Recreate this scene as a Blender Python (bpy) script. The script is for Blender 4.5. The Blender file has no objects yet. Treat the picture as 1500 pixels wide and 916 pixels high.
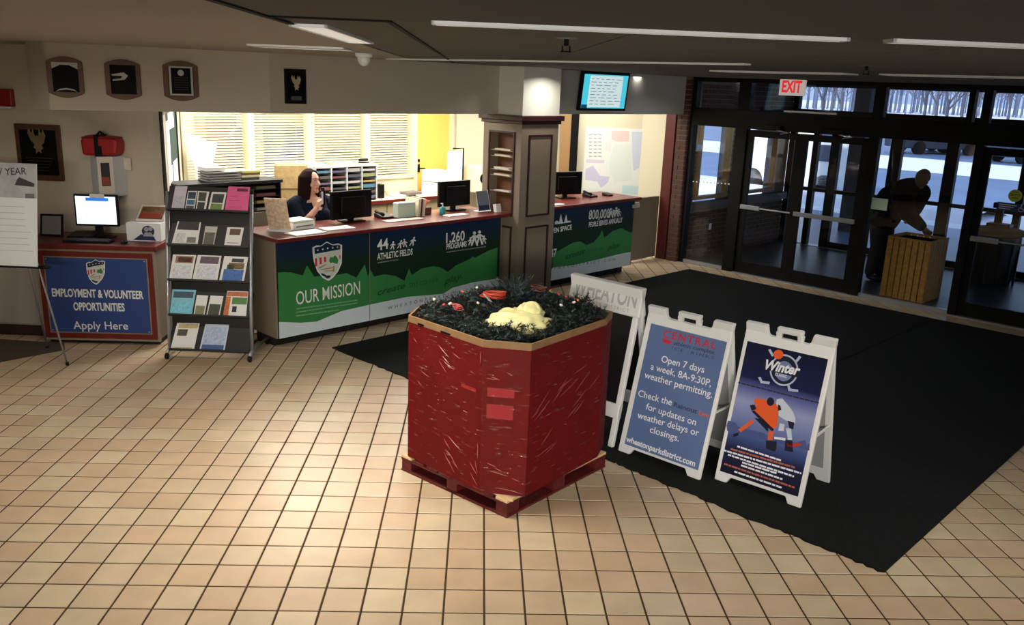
import bpy, bmesh, math, random
from mathutils import Matrix, Vector, Euler
random.seed(7)
S = bpy.context.scene
COL = S.collection
# ------------------------------------------------------------------ camera
CAM_H, PITCH, ROLL, FPX = 2.636, 0.2597, -0.0385, 1266.4
def cam_axes():
    f = Vector((0, math.cos(PITCH), -math.sin(PITCH))); r = Vector((1, 0, 0)); d = f.cross(r)
    c, s = math.cos(ROLL), math.sin(ROLL)
    return (c*r + s*d), (-s*r + c*d), f
CR, CD, CF = cam_axes()
cam_data = bpy.data.cameras.new('camera'); cam = bpy.data.objects.new('camera', cam_data); COL.objects.link(cam)
m3 = Matrix((CR, -CD, -CF)).transposed()
cam.matrix_world = Matrix.Translation((0, 0, CAM_H)) @ m3.to_4x4()
cam_data.sensor_width = 36; cam_data.lens = FPX*36/1500; cam_data.clip_start = 0.05; cam_data.clip_end = 400
S.camera = cam
# ------------------------------------------------------------------ world / exposure
S.view_settings.view_transform = 'Standard'; S.view_settings.look = 'None'
S.view_settings.exposure = 0.0; S.view_settings.gamma = 1.0; S.view_settings.use_curve_mapping = False
W = bpy.data.worlds.new('overcast'); S.world = W; W.use_nodes = True
wn = W.node_tree.nodes; wl = W.node_tree.links
bg = wn['Background']; bg.inputs[0].default_value = (0.45, 0.61, 0.95, 1); bg.inputs[1].default_value = 1.15
# ------------------------------------------------------------------ frames
R46 = math.radians(46)
FB = Matrix.Rotation(R46, 4, 'Z')                    # building frame: x along the counter, y into the office, z up
FD = Matrix.Rotation(R46-math.pi/2, 4, 'Z')          # entrance frame: x to the right along the doors, y outwards
I4 = Matrix.Identity(4)
def FR(loc, deg=0, tilt=0):
    return Matrix.Translation(loc) @ Matrix.Rotation(math.radians(deg), 4, 'Z') @ Matrix.Rotation(-math.radians(tilt), 4, 'X')
def wp(F, *c): return F @ Vector(c)
def pk(F, ax, val, px, py):
    """real plane (axis ax = val in frame F) met by the line of sight measured at px, py -> frame coordinates"""
    d = CR*((px-750)/FPX) + CD*((py-458)/FPX) + CF
    Fi = F.inverted(); o = Fi @ Vector((0, 0, CAM_H)); dl = Fi.to_3x3() @ d
    t = (val-o[ax])/dl[ax]
    return o + dl*t
# ------------------------------------------------------------------ lights
sl = bpy.data.lights.new('low_sun', 'SUN'); sl.energy = 4.0; sl.angle = math.radians(3); sl.color = (1.0, .96, .9)
so = bpy.data.objects.new('low_sun', sl); COL.objects.link(so)
sd = Vector((math.cos(math.radians(50))*.8, math.sin(math.radians(50))*.8, -.6)); so.rotation_euler = sd.to_track_quat('-Z', 'Y').to_euler()
def area(name, loc, sx, sy, power, col, rot=(0, 0, 0), spread=180):
    l = bpy.data.lights.new(name, 'AREA'); l.shape = 'RECTANGLE'; l.size = sx; l.size_y = sy; l.energy = power; l.color = col
    l.spread = math.radians(spread)
    o = bpy.data.objects.new(name, l); COL.objects.link(o); o.location = loc; o.rotation_euler = rot
    return o
WARM = (1.0, 0.91, 0.78); NEUT = (1.0, 0.94, 0.84); COOL = (0.9, 0.95, 1.0)
def bl(u, v, z): return tuple(wp(FB, u, v, z))
area('lobby_and_fill_light', (-1.0, 4.9, 2.79), 0.5, 1.0, 33, WARM, (0, 0, 0), 105)
area('lobby_and_fill_light', (-2.6, 5.8, 2.79), 0.9, 0.6, 22, WARM, (0, 0, 0), 170)  # added fill lamp to brighten the left walls, no fixture there
area('lobby_and_fill_light', (-4.6, 5.8, 2.79), 0.9, 0.6, 18, WARM, (0, 0, 0), 170)  # second fill lamp, out of view, added for the walls by the kiosk
area('strip_and_fill_light', (2.8, 4.4, 2.79), 2.0, 0.2, 17, NEUT, (0, 0, 0), 115)  # added fill, set apart from the visible ceiling strips
area('strip_and_fill_light', bl(7.4, 4.2, 2.79), 0.2, 0.9, 10, COOL, (0, 0, R46), 150)
area('desk_light', bl(7.7, 6.75, 2.80), 0.12, 0.12, 9, NEUT, (0, 0, R46), 150)
area('desk_light', bl(10.4, 6.6, 2.80), 0.12, 0.12, 5, COOL, (0, 0, R46), 150)
area('rear_fill_light', (0.0, -2.6, 2.5), 5.0, 0.3, 54, NEUT, (math.radians(77), 0, 0), 50)  # unseen fill added behind the camera to lift signs and walls
area('office_light', bl(5.6, 9.0, 2.78), 1.2, 1.6, 130, NEUT, (0, 0, R46))
area('office_light', bl(8.0, 9.0, 2.78), 1.2, 1.6, 130, NEUT, (0, 0, R46))
area('office_light', (1.2, 13.0, 2.78), 1.0, 1.0, 45, NEUT)
area('back_room_light', bl(5.6, 12.3, 2.7), 1.5, 1.5, 95, NEUT, (0, 0, R46))
area('back_room_light', bl(8.8, 12.3, 2.7), 1.5, 1.5, 95, (1, .92, .75), (0, 0, R46))
# ------------------------------------------------------------------ materials
MATS = {}
def lin(c):
    return tuple(((x/255)/12.92 if x/255 <= .04045 else ((x/255+.055)/1.055)**2.4) for x in c)
def mat(name, rgb, rough=.55, metal=0, emit=0, bump=0, bscale=60, var=0, vscale=6, coat=0, spec=None):
    if name in MATS: return MATS[name]
    m = bpy.data.materials.new(name); m.use_nodes = True; MATS[name] = m
    n = m.node_tree.nodes; l = m.node_tree.links; b = n['Principled BSDF']
    c = lin(rgb)+(1,)
    b.inputs['Base Color'].default_value = c; b.inputs['Roughness'].default_value = rough; b.inputs['Metallic'].default_value = metal
    if spec is not None: b.inputs['Specular IOR Level'].default_value = spec
    if coat: b.inputs['Coat Weight'].default_value = coat; b.inputs['Coat Roughness'].default_value = .15
    if emit: b.inputs['Emission Color'].default_value = c; b.inputs['Emission Strength'].default_value = emit
    tc = n.new('ShaderNodeTexCoord')
    if var:
        t = n.new('ShaderNodeTexNoise'); t.inputs['Scale'].default_value = vscale; t.inputs['Detail'].default_value = 5
        l.new(tc.outputs['Object'], t.inputs['Vector'])
        r = n.new('ShaderNodeMapRange'); r.inputs[1].default_value = .3; r.inputs[2].default_value = .7
        r.inputs[3].default_value = 1-var; r.inputs[4].default_value = 1+var; l.new(t.outputs['Fac'], r.inputs[0])
        h = n.new('ShaderNodeMix'); h.data_type = 'RGBA'; h.blend_type = 'MULTIPLY'; h.inputs[0].default_value = 1
        h.inputs[6].default_value = c; l.new(r.outputs[0], h.inputs[7]); l.new(h.outputs[2], b.inputs['Base Color'])
    if bump:
        t = n.new('ShaderNodeTexNoise'); t.inputs['Scale'].default_value = bscale; l.new(tc.outputs['Object'], t.inputs['Vector'])
        bp = n.new('ShaderNodeBump'); bp.inputs['Strength'].default_value = bump; bp.inputs['Distance'].default_value = .01
        l.new(t.outputs['Fac'], bp.inputs['Height']); l.new(bp.outputs[0], b.inputs['Normal'])
    return m
def glass_mat(name, tint=(1, 1, 1), refl=1.0, base=.04):
    if name in MATS: return MATS[name]
    m = bpy.data.materials.new(name); m.use_nodes = True; MATS[name] = m
    n = m.node_tree.nodes; l = m.node_tree.links; n.remove(n['Principled BSDF']); out = n['Material Output']
    tr = n.new('ShaderNodeBsdfTransparent'); tr.inputs[0].default_value = tint+(1,)
    gl = n.new('ShaderNodeBsdfGlossy'); gl.inputs['Roughness'].default_value = 0.02; gl.inputs[0].default_value = (refl,)*3+(1,)
    fr = n.new('ShaderNodeFresnel'); fr.inputs[0].default_value = 1.5
    ge = n.new('ShaderNodeNewGeometry'); sb = n.new('ShaderNodeMath'); sb.operation = 'SUBTRACT'; sb.inputs[0].default_value = 1; l.new(ge.outputs['Backfacing'], sb.inputs[1]); mu = n.new('ShaderNodeMath'); mu.operation = 'MULTIPLY'; l.new(fr.outputs[0], mu.inputs[0]); l.new(sb.outputs[0], mu.inputs[1])
    mx = n.new('ShaderNodeMixShader'); l.new(mu.outputs[0], mx.inputs[0]); l.new(tr.outputs[0], mx.inputs[1]); l.new(gl.outputs[0], mx.inputs[2])
    l.new(mx.outputs[0], out.inputs[0]); return m
# ------------------------------------------------------------------ mesh builder
class MB:
    def __init__(s): s.v = []; s.f = []; s.sm = False
    def add(s, vs, fs):
        k = len(s.v); s.v += [Vector(x) for x in vs]; s.f += [tuple(i+k for i in f) for f in fs]; return s
    def box(s, x0, x1, y0, y1, z0, z1, M=None):
        vs = [Vector((x, y, z)) for x in (x0, x1) for y in (y0, y1) for z in (z0, z1)]
        if M: vs = [M @ q for q in vs]
        return s.add(vs, [(0, 1, 3, 2), (4, 6, 7, 5), (0, 4, 5, 1), (2, 3, 7, 6), (0, 2, 6, 4), (1, 5, 7, 3)])
    def prism(s, poly, a, b, plane='xz'):
        """poly in plane xz (extruded in y), xy (in z) or yz (in x)"""
        def P(p, c): return {'xz': (p[0], c, p[1]), 'xy': (p[0], p[1], c), 'yz': (c, p[0], p[1])}[plane]
        n = len(poly); vs = [P(p, a) for p in poly]+[P(p, b) for p in poly]
        fs = [tuple(range(n)), tuple(range(2*n-1, n-1, -1))]+[(i, i+n, (i+1) % n+n, (i+1) % n) for i in range(n)]
        return s.add(vs, fs)
    def quad(s, *p): return s.add(p, [(0, 1, 2, 3)])
    def tube(s, pts, r, n=10, cap=True):
        pts = [Vector(p) for p in pts]; rs = r if isinstance(r, (list, tuple)) else [r]*len(pts)
        k = len(s.v); up = None
        for i, p in enumerate(pts):
            t = (pts[min(i+1, len(pts)-1)]-pts[max(i-1, 0)])
            if t.length < 1e-9: t = Vector((0, 0, 1))
            t.normalize()
            if up is None: up = t.orthogonal().normalized()
            up = (up-t*up.dot(t)); up = up.normalized() if up.length > 1e-6 else t.orthogonal().normalized()
            b = t.cross(up)
            for j in range(n):
                a = 2*math.pi*j/n; s.v.append(p+(up*math.cos(a)+b*math.sin(a))*rs[i])
        for i in range(len(pts)-1):
            for j in range(n):
                s.f.append((k+i*n+j, k+i*n+(j+1) % n, k+(i+1)*n+(j+1) % n, k+(i+1)*n+j))
        if cap: s.f.append(tuple(k+j for j in range(n-1, -1, -1))); e = k+(len(pts)-1)*n; s.f.append(tuple(e+j for j in range(n)))
        return s
    def lathe(s, prof, c=(0, 0, 0), n=20, M=None):
        k = len(s.v)
        for (r, z) in prof:
            for j in range(n):
                a = 2*math.pi*j/n; p = Vector((c[0]+r*math.cos(a), c[1]+r*math.sin(a), c[2]+z)); s.v.append(M @ p if M else p)
        for i in range(len(prof)-1):
            for j in range(n): s.f.append((k+i*n+j, k+i*n+(j+1) % n, k+(i+1)*n+(j+1) % n, k+(i+1)*n+j))
        s.f.append(tuple(k+j for j in range(n-1, -1, -1))); e = k+(len(prof)-1)*n; s.f.append(tuple(e+j for j in range(n)))
        return s
    def ball(s, c, rx, ry=None, rz=None, n=10, m=6):
        ry = ry or rx; rz = rz or rx; k = len(s.v)
        for i in range(1, m):
            a = math.pi*i/m
            for j in range(n):
                b = 2*math.pi*j/n; s.v.append(Vector((c[0]+rx*math.sin(a)*math.cos(b), c[1]+ry*math.sin(a)*math.sin(b), c[2]+rz*math.cos(a))))
        for i in range(m-2):
            for j in range(n): s.f.append((k+i*n+j, k+(i+1)*n+j, k+(i+1)*n+(j+1) % n, k+i*n+(j+1) % n))
        t = len(s.v); s.v.append(Vector((c[0], c[1], c[2]+rz))); s.v.append(Vector((c[0], c[1], c[2]-rz)))
        for j in range(n): s.f.append((k+j, k+(j+1) % n, t)); s.f.append((k+(m-2)*n+(j+1) % n, k+(m-2)*n+j, t+1))
        return s
    def mesh(s, name, X=None):
        me = bpy.data.meshes.new(name); vs = [X @ v for v in s.v] if X else s.v
        me.from_pydata([tuple(v) for v in vs], [], s.f); me.validate(); me.update()
        bm = bmesh.new(); bm.from_mesh(me); bmesh.ops.recalc_face_normals(bm, faces=bm.faces); bm.to_mesh(me); bm.free()
        return me
def tag(o, label=None, cat=None, group=None, kind=None):
    if label: o['label'] = label
    if cat: o['category'] = cat
    if group: o['group'] = group
    if kind: o['kind'] = kind
    return o
MW = {}
def root(name, M, label=None, cat=None, group=None, kind=None):
    o = bpy.data.objects.new(name, None); o.empty_display_size = .1; COL.objects.link(o); o.matrix_world = M; MW[o.name] = M.copy()
    return tag(o, label, cat, group, kind)
def finish(o, mb_sm=False, bev=0, m=None):
    if m: o.data.materials.append(m)
    if mb_sm:
        for p in o.data.polygons: p.use_smooth = True
    if bev:
        b = o.modifiers.new('bevel', 'BEVEL'); b.width = bev; b.segments = 2; b.limit_method = 'ANGLE'; b.angle_limit = math.radians(40)
    return o
def part(parent, name, mb, m, F=None, sm=False, bev=0, label=None, kind=None):
    """mb coordinates are in frame F (world matrix); default: the parent's own frame"""
    PM = MW[parent.name]; X = (PM.inverted() @ F) if F is not None else None
    o = bpy.data.objects.new(name, mb.mesh(name, X)); COL.objects.link(o); o.parent = parent; MW[o.name] = PM.copy()
    finish(o, sm, bev, m); return tag(o, label, None, None, kind)
def single(name, mb, m, M=I4, label=None, cat=None, group=None, kind=None, sm=False, bev=0, F=None):
    X = (M.inverted() @ F) if F is not None else None
    o = bpy.data.objects.new(name, mb.mesh(name, X)); COL.objects.link(o); o.matrix_world = M; MW[o.name] = M.copy()
    finish(o, sm, bev, m); return tag(o, label, cat, group, kind)
def struct(name, mb, m, M=I4, **k): return single(name, mb, m, M, kind='structure', **k)
def clone(o, M, label=None, group=None, name=None):
    c = o.copy(); COL.objects.link(c); c.matrix_world = M; MW[c.name] = M.copy()
    if label: c['label'] = label
    if group: c['group'] = group
    def rec(src, dst):
        for ch in list(src.children):
            d = ch.copy(); COL.objects.link(d); d.parent = dst; d.matrix_basis = ch.matrix_basis.copy(); MW[d.name] = MW[dst.name].copy(); rec(ch, d)
    rec(o, c); return c
# ------------------------------------------------------------------ print helpers (flat lettering and pictures on real panels)
_tc = bpy.data.curves.new('probe', 'FONT'); _tc.body = 'H'; _to = bpy.data.objects.new('probe', _tc)
_m = _to.to_mesh(); CAPH = max(v.co.y for v in _m.vertices); _to.to_mesh_clear(); bpy.data.objects.remove(_to)
def txt(parent, body, F, ypl, A, B, h, m, bold=0, space=1.0, shear=0, name='lettering', cap_px=None, local=False, th=.0006):
    """text standing on plane y = ypl of frame F; baseline from pixel A to pixel B (or local x,z if local), cap height h metres"""
    if local: a = Vector((A[0], 0, A[1])); b = Vector((B[0], 0, B[1]))
    else:
        a = pk(F, 1, ypl, *A); b = pk(F, 1, ypl, *B)
        if cap_px: h = (pk(F, 1, ypl, A[0], A[1]-cap_px)-a).length
    c = bpy.data.curves.new('t', 'FONT'); c.body = body; c.offset = bold; c.space_character = space; c.shear = shear; c.resolution_u = 3
    o = bpy.data.objects.new('t', c); me0 = o.to_mesh()
    vs = [v.co.copy() for v in me0.vertices]; fs = [tuple(p.vertices) for p in me0.polygons]; o.to_mesh_clear(); bpy.data.objects.remove(o)
    x0 = min(v.x for v in vs); x1 = max(v.x for v in vs); dx, dz = b.x-a.x, b.z-a.z; L = math.hypot(dx, dz); sx = L/(x1-x0); sz = h/CAPH
    ux, uz = dx/L, dz/L; mb = MB()
    mb.add([(a.x+ux*(v.x-x0)*sx-uz*v.y*sz, ypl-th, a.z+uz*(v.x-x0)*sx+ux*v.y*sz) for v in vs], fs)
    return part(parent, name, mb, m, F)
def flat(parent, name, F, ypl, polys, m, th=.001, px=True, mbin=None):
    """thin printed shapes on plane y=ypl, thickness toward the viewer"""
    mb = mbin or MB()
    for P in polys:
        q = [pk(F, 1, ypl, *p) for p in P] if px else [Vector((p[0], 0, p[1])) for p in P]
        mb.prism([(a.x, a.z) for a in q], ypl, ypl-th)
    if mbin is not None: return mb
    return part(parent, name, mb, m, F)
def dashes(parent, F, ypl, A, B, cap, m, name='small_print', seed=1, th=.0006, gap=.25):
    """a row of print too small to read in the photograph: word-length strokes"""
    r = random.Random(seed); a = pk(F, 1, ypl, *A); b = pk(F, 1, ypl, *B); h = (pk(F, 1, ypl, A[0], A[1]-cap)-a).length
    d = b-a; L = d.length; d.normalize(); up = Vector((-d.z, 0, d.x)); t = 0; mb = MB()
    while t < L:
        w = min(h*r.uniform(1.2, 4.5), L-t)
        p = [a+d*t, a+d*(t+w), a+d*(t+w)+up*h, a+d*t+up*h]; mb.prism([(q.x, q.z) for q in p], ypl, ypl-th); t += w+h*gap*2
    return mb if parent is None else part(parent, name, mb, m, F)
def loc(px_list, k, ox, oy): return [(ox+x*k, oy+y*k) for x, y in px_list]
def circ(cx, cy, rx, ry=None, n=20): return [(cx+rx*math.cos(2*math.pi*i/n), cy+(ry or rx)*math.sin(2*math.pi*i/n)) for i in range(n)]
# ================================================================== SETTING
M_wall = mat('wall_paint', (206, 196, 178), .7, bump=.05, bscale=300)
M_soffit = mat('soffit_paint', (176, 168, 152), .75)
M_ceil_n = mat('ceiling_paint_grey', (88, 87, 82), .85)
M_ceil = mat('ceiling_paint', (162, 158, 152), .8)
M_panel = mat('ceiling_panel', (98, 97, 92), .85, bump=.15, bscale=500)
M_dark = mat('near_black', (9, 8, 8), .7, spec=.15)
M_frame = mat('dark_bronze_frame', (9, 9, 9), .5, spec=.2)
M_mahog = mat('mahogany_wood', (104, 30, 24), .35, var=.18, vscale=9)
M_lam = mat('taupe_laminate', (124, 112, 96), .55)
M_black = mat('black_plastic', (12, 12, 13), .45, spec=.25)
M_white = mat('white_plastic', (232, 234, 236), .45)
M_paper = mat('white_paper', (232, 232, 228), .7)
M_grey = mat('grey_paint', (120, 122, 126), .5)
M_silver = mat('silver_metal', (168, 170, 174), .35, metal=.6)
M_glass = glass_mat('clear_glass', (.96, .975, .98))
M_cream = mat('cream_frame', (214, 206, 176), .5)
M_toe = mat('toe_kick', (12, 11, 10), .7)
C = 2.82
# ---- floor: recessed grout, tiles proud of it
T = 0.21; GY, GTX, GTY = 0.0426, 0.3964, 0.5336
FG = Matrix.Rotation(GY, 4, 'Z')
def tile_mat():
    m = bpy.data.materials.new('quarry_tile'); m.use_nodes = True; n = m.node_tree.nodes; l = m.node_tree.links; b = n['Principled BSDF']
    g = n.new('ShaderNodeNewGeometry')
    rot = n.new('ShaderNodeVectorRotate'); rot.rotation_type = 'Z_AXIS'; rot.inputs['Angle'].default_value = -GY; l.new(g.outputs['Position'], rot.inputs['Vector'])
    mp = n.new('ShaderNodeVectorMath'); mp.operation = 'MULTIPLY_ADD'; mp.inputs[1].default_value = (1/T, 1/T, 0); mp.inputs[2].default_value = (-GTX, -GTY, .5)
    l.new(rot.outputs[0], mp.inputs[0])
    fl_ = n.new('ShaderNodeVectorMath'); fl_.operation = 'FLOOR'; l.new(mp.outputs[0], fl_.inputs[0])
    wnz = n.new('ShaderNodeTexWhiteNoise'); l.new(fl_.outputs[0], wnz.inputs['Vector'])
    cr = n.new('ShaderNodeValToRGB'); e = cr.color_ramp.elements
    e[0].color = lin((184, 160, 130))+(1,); e[1].color = lin((200, 182, 152))+(1,)
    x = cr.color_ramp.elements.new(.4); x.color = lin((194, 168, 140))+(1,); x = cr.color_ramp.elements.new(.7); x.color = lin((188, 170, 142))+(1,)
    l.new(wnz.outputs['Value'], cr.inputs[0])
    nz = n.new('ShaderNodeTexNoise'); nz.inputs['Scale'].default_value = 5; nz.inputs['Detail'].default_value = 6; l.new(g.outputs['Position'], nz.inputs['Vector'])
    r = n.new('ShaderNodeMapRange'); r.inputs[1].default_value = .3; r.inputs[2].default_value = .7; r.inputs[3].default_value = .9; r.inputs[4].default_value = 1.06; l.new(nz.outputs['Fac'], r.inputs[0])
    h = n.new('ShaderNodeMix'); h.data_type = 'RGBA'; h.blend_type = 'MULTIPLY'; h.inputs[0].default_value = 1; l.new(cr.outputs[0], h.inputs[6]); l.new(r.outputs[0], h.inputs[7])
    l.new(h.outputs[2], b.inputs['Base Color']); b.inputs['Roughness'].default_value = .34; b.inputs['Specular IOR Level'].default_value = .4
    return m
M_tile = tile_mat()
M_grout = mat('dark_grout', (70, 55, 40), .95, spec=.1)
mb = MB().box(-8, 11.55, -8, 13, -.06, -.004)
floor = struct('floor', mb, M_grout, FB); MW['floor'] = FB.copy()
def uv_of(x, y): q = FB.inverted() @ Vector((x, y, 0)); return q.x, q.y
def to_px(p):
    q = Vector(p)-Vector((0, 0, CAM_H)); z = q.dot(CF)
    return (750+FPX*q.dot(CR)/z, 458+FPX*q.dot(CD)/z, z)
near, rest = [], []
for i in range(-45, 46):
    for j in range(-14, 66):
        c = FG @ Vector(((i+.5+GTX)*T, (j+.5+GTY)*T, 0)); u, v = uv_of(c.x, c.y)
        if u > 11.62 or v > 7.6 and c.y > 8.3 and not (u > 10.1 and v < 8.1) or c.x < -7 or v < -7.5 or u < -7.5: continue
        if 4.85 < u < 10.95 and 1.7 < v < 6.85: continue
        x, y, z = to_px(c)
        if z > .2 and -40 < x < 1540 and 0 < y < 950: near.append((z, i, j))
        elif z > -3 and c.y > -1 and abs(c.x) < 6.5: rest.append((i, j))
near.sort(); rest += [(i, j) for z, i, j in near[300:]]; near = near[:300]
def tile_vs(i, j):
    g = .0055; b = .003; x0, x1, y0, y1 = i+GTX, i+1+GTX, j+GTY, j+1+GTY
    P = lambda x, y, d, z: ((x*T)+(d if x < (x0+x1)/2 else -d), (y*T)+(d if y < (y0+y1)/2 else -d), z)
    cs = [(x0, y0), (x1, y0), (x1, y1), (x0, y1)]
    vs = [P(x, y, g, -.006) for x, y in cs]+[P(x, y, g, -.002) for x, y in cs]+[P(x, y, g+b, 0) for x, y in cs]
    fs = [(8, 9, 10, 11)]+[(a, (a+1) % 4, (a+1) % 4+4, a+4) for a in range(4)]+[(a+4, (a+1) % 4+4, (a+1) % 4+8, a+8) for a in range(4)]
    return vs, fs
tb = MB(); tb.add(*tile_vs(-GTX-.5, -GTY-.5)); tm = tb.mesh('tile'); tm.materials.append(M_tile)
FBi = FB.inverted()
for z, i, j in near:
    o = bpy.data.objects.new('tile', tm); COL.objects.link(o); o.parent = floor
    o.matrix_basis = FBi @ FG @ Matrix.Translation(((i+GTX+.5)*T, (j+GTY+.5)*T, 0))
tb = MB()
for i, j in rest: tb.add(*tile_vs(i, j))
part(floor, 'tile_field', tb, M_tile, FG, kind='stuff')
# office carpet
mb = MB().prism([(4.0, 7.95), (11.3, 7.95), (11.3, 8.5), (9.4, 10.6), (4.2, 10.6)], -.003, .004, 'xy')
struct('floor_office', mb, mat('office_carpet', (110, 104, 96), .95, bump=.3, bscale=400), FB)
# ---- mats
M_mat = mat('entrance_mat', (24, 27, 27), .95, bump=.8, bscale=260, var=.25, vscale=40)
M_mat.node_tree.nodes['Principled BSDF'].inputs['Specular IOR Level'].default_value = .15
MU0, MU1 = 4.70, 11.08
def mk_mat(u0, u1, v0, v1, label, group=None, rough_edge=False):
    M = FB @ Matrix.Translation((u0, v0, 0)); pts = []
    n = 60; r = random.Random(int(v0*10)); L = v1-v0
    for k in range(n+1):
        d = r.uniform(-.012, .012)
        if rough_edge and abs(k/n*L-.95) < .14: d -= .02
        pts.append((d, k/n*L))
    pts += [(u1-u0, L), (u1-u0, 0)]
    a = single('entrance_mat', MB().prism(pts, .0, .012, 'xy'), M_mat, M, label, 'mat', 'black entrance mats')
    return a
mk_mat(MU0, MU1, 1.50, 3.44, 'wide black carpet mat nearest the viewer, on the right of the seam', rough_edge=True)
mk_mat(MU0, MU1, 3.45, 7.02, 'black carpet mat under the A-frame signs, reaching toward the counter')
mb = MB().box(0, 3.07, 0, 6.3, 0, .012)
single('vestibule_mat', mb, mat('vestibule_rubber', (52, 53, 56), .38, bump=.05, bscale=80), FB @ Matrix.Translation((11.62, 1.15, .0)), 'dark grey carpet mat covering the vestibule floor behind the doors', 'mat')
q1 = pk(I4, 2, 0, 95, 513); q2 = pk(I4, 2, 0, 0, 531)
mb = MB().prism([(q2.x-1.2, q2.y-.25), (q2.x, q2.y), (q1.x, q1.y), (q1.x-.1, q1.y+.18), (q2.x-1.2, q1.y+.3)], 0, .01, 'xy')
single('runner_mat', mb, mat('brown_carpet', (70, 58, 46), .95, bump=.4, bscale=200), I4, 'dark brown carpet mat at the left edge in front of the pale cabinet', 'mat')
# vestibule slab
struct('floor_vestibule', MB().box(11.5, 14.95, .8, 8.0, -.06, 0), mat('grey_slab', (90, 86, 80), .6), FB)
# ---- walls
wk = lambda name, mb, m, M=FB, **k: struct(name, mb, m, M, **k)
Pl = (-3.57, 8.75)
wk('wall_left', MB().box(-8.2, -3.57, 8.75, 8.9, 0, C), M_wall, I4)
# wall running back from the corner to the office windows
a = Vector((-3.57, 8.77, 0)); b = FB @ Vector((4.88, 10.5, 0)); d = (b-a); L = d.length
MJ = FR(a, math.degrees(math.atan2(d.y, d.x)))
wk('wall_office_side', MB().box(0, L+.1, 0, .12, 0, C), M_wall, MJ)
wk('wall_enclosure_left', MB().box(-8.2, -8.1, -4, 8.9, 0, C), M_wall, I4)
wk('wall_enclosure_near', MB().box(-8.2, 9, -4.1, -4, 0, C), M_wall, I4)
wk('wall_enclosure_right', MB().box(5, 15, -1.2, -1.05, 0, C), M_wall)
wk('wall_enclosure_corner', MB().prism([(9.0, -4.1), (9.1, -4.1), (9.1, 6.0), (9.0, 6.0)], 0, C, 'xy'), M_wall, I4)
# back wall with the map, and the strip beside the red post
e = FB @ Vector((9.40, 10.5, 0))
wk('wall_back', MB().box(e.x-.05, 1.98, 14.03, 14.15, 0, C), mat('cream_wall', (206, 198, 172), .7), I4)
wk('wall_back_right', MB().prism([(1.95, 14.03), (2.52, 13.62), (2.6, 13.74), (2.0, 14.15)], 0, C, 'xy'), MATS['cream_wall'], I4)
# back room behind the office windows
wk('wall_back_room', MB().box(4.0, 10.4, 13.4, 13.5, 0, C).box(4.0, 4.1, 10.6, 13.4, 0, C), mat('back_room_wall', (240, 234, 206), .7), FB)
wk('wall_back_room_yellow', MB().box(7.75, 7.82, 10.7, 13.4, 0, C).box(7.82, 10.3, 11.9, 11.95, 0, C), mat('yellow_wall', (232, 204, 128), .7), FB)
# ---- window wall of the office
WV = 10.5; bays = [4.88, 5.81, 6.73, 7.67, 8.55, 9.36]
M_slat = mat('blind_slat', (240, 236, 212), .5)
M_low = mat('window_wall_paint', (214, 208, 176), .6)
wk('wall_window_side', MB().box(4.88, 8.55, WV, WV+.1, 0, 1.02).box(4.88, 9.5, WV, WV+.1, 2.45, C), M_low)
for k in range(4):
    u0, u1 = bays[k], bays[k+1]
    zb = 1.02 if k < 2 else 1.17
    r = root('window_%d' % (k+1), FB @ Matrix.Translation((u0, WV, zb)), kind='structure'); w = u1-u0; h = 2.45-zb
    fw = .05
    fr_ = MB().box(0, fw, -.04, .1, 0, h).box(w-fw, w, -.04, .1, 0, h).box(fw, w-fw, -.04, .1, 0, .05).box(fw, w-fw, -.04, .1, h-.05, h)
    if zb > 1.1: fr_.box(0, w, 0, .1, -.16, 0)
    part(r, 'window_frame', fr_, M_cream, bev=.004)
    part(r, 'pane', MB().box(fw, w-fw, .02, .026, .05, h-.05), M_glass)
    bl_ = MB(); z = .2 if k < 3 else .07
    while z < h-.07:
        bl_.add([(fw+.01, .05, z), (w-fw-.01, .05, z), (w-fw-.01, .088, z+.022), (fw+.01, .088, z+.022)], [(0, 1, 2, 3)]); z += .036
    for xx in (.18, w-.18): bl_.box(xx-.002, xx+.002, .066, .07, .05, h-.07)
    part(r, 'blind', bl_, M_slat, kind='stuff')
# dim things in the back room seen through the blinds
single('coat_rack', MB().tube([(0, 0, 0), (0, 0, 1.8)], .03).ball((0, 0, 1.62), .2, .12, .3), M_grey, FB @ Matrix.Translation((6.1, 11.3, 0)), 'dark coat on a stand seen through the second office blind', 'coat', sm=True)
single('filing_cabinet', MB().box(0, .45, 0, .6, 0, 1.9), mat('blue_cabinet', (70, 98, 150), .5), FB @ Matrix.Translation((6.75, 11.2, 0)), 'blue tall cabinet seen through the third office blind', 'cabinet', bev=.01)
single('bookcase', MB().box(0, .5, 0, .35, 0, 2.0).box(.03, .47, -.01, .0, .2, .6).box(.03, .47, -.01, 0, .7, 1.1).box(.03, .47, -.01, 0, 1.2, 1.9), mat('oak_brown', (180, 130, 70), .5), FB @ Matrix.Translation((6.15, 12.4, 0)), 'brown wooden case seen behind the blind of the second office window', 'cabinet', bev=.01)
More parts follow.
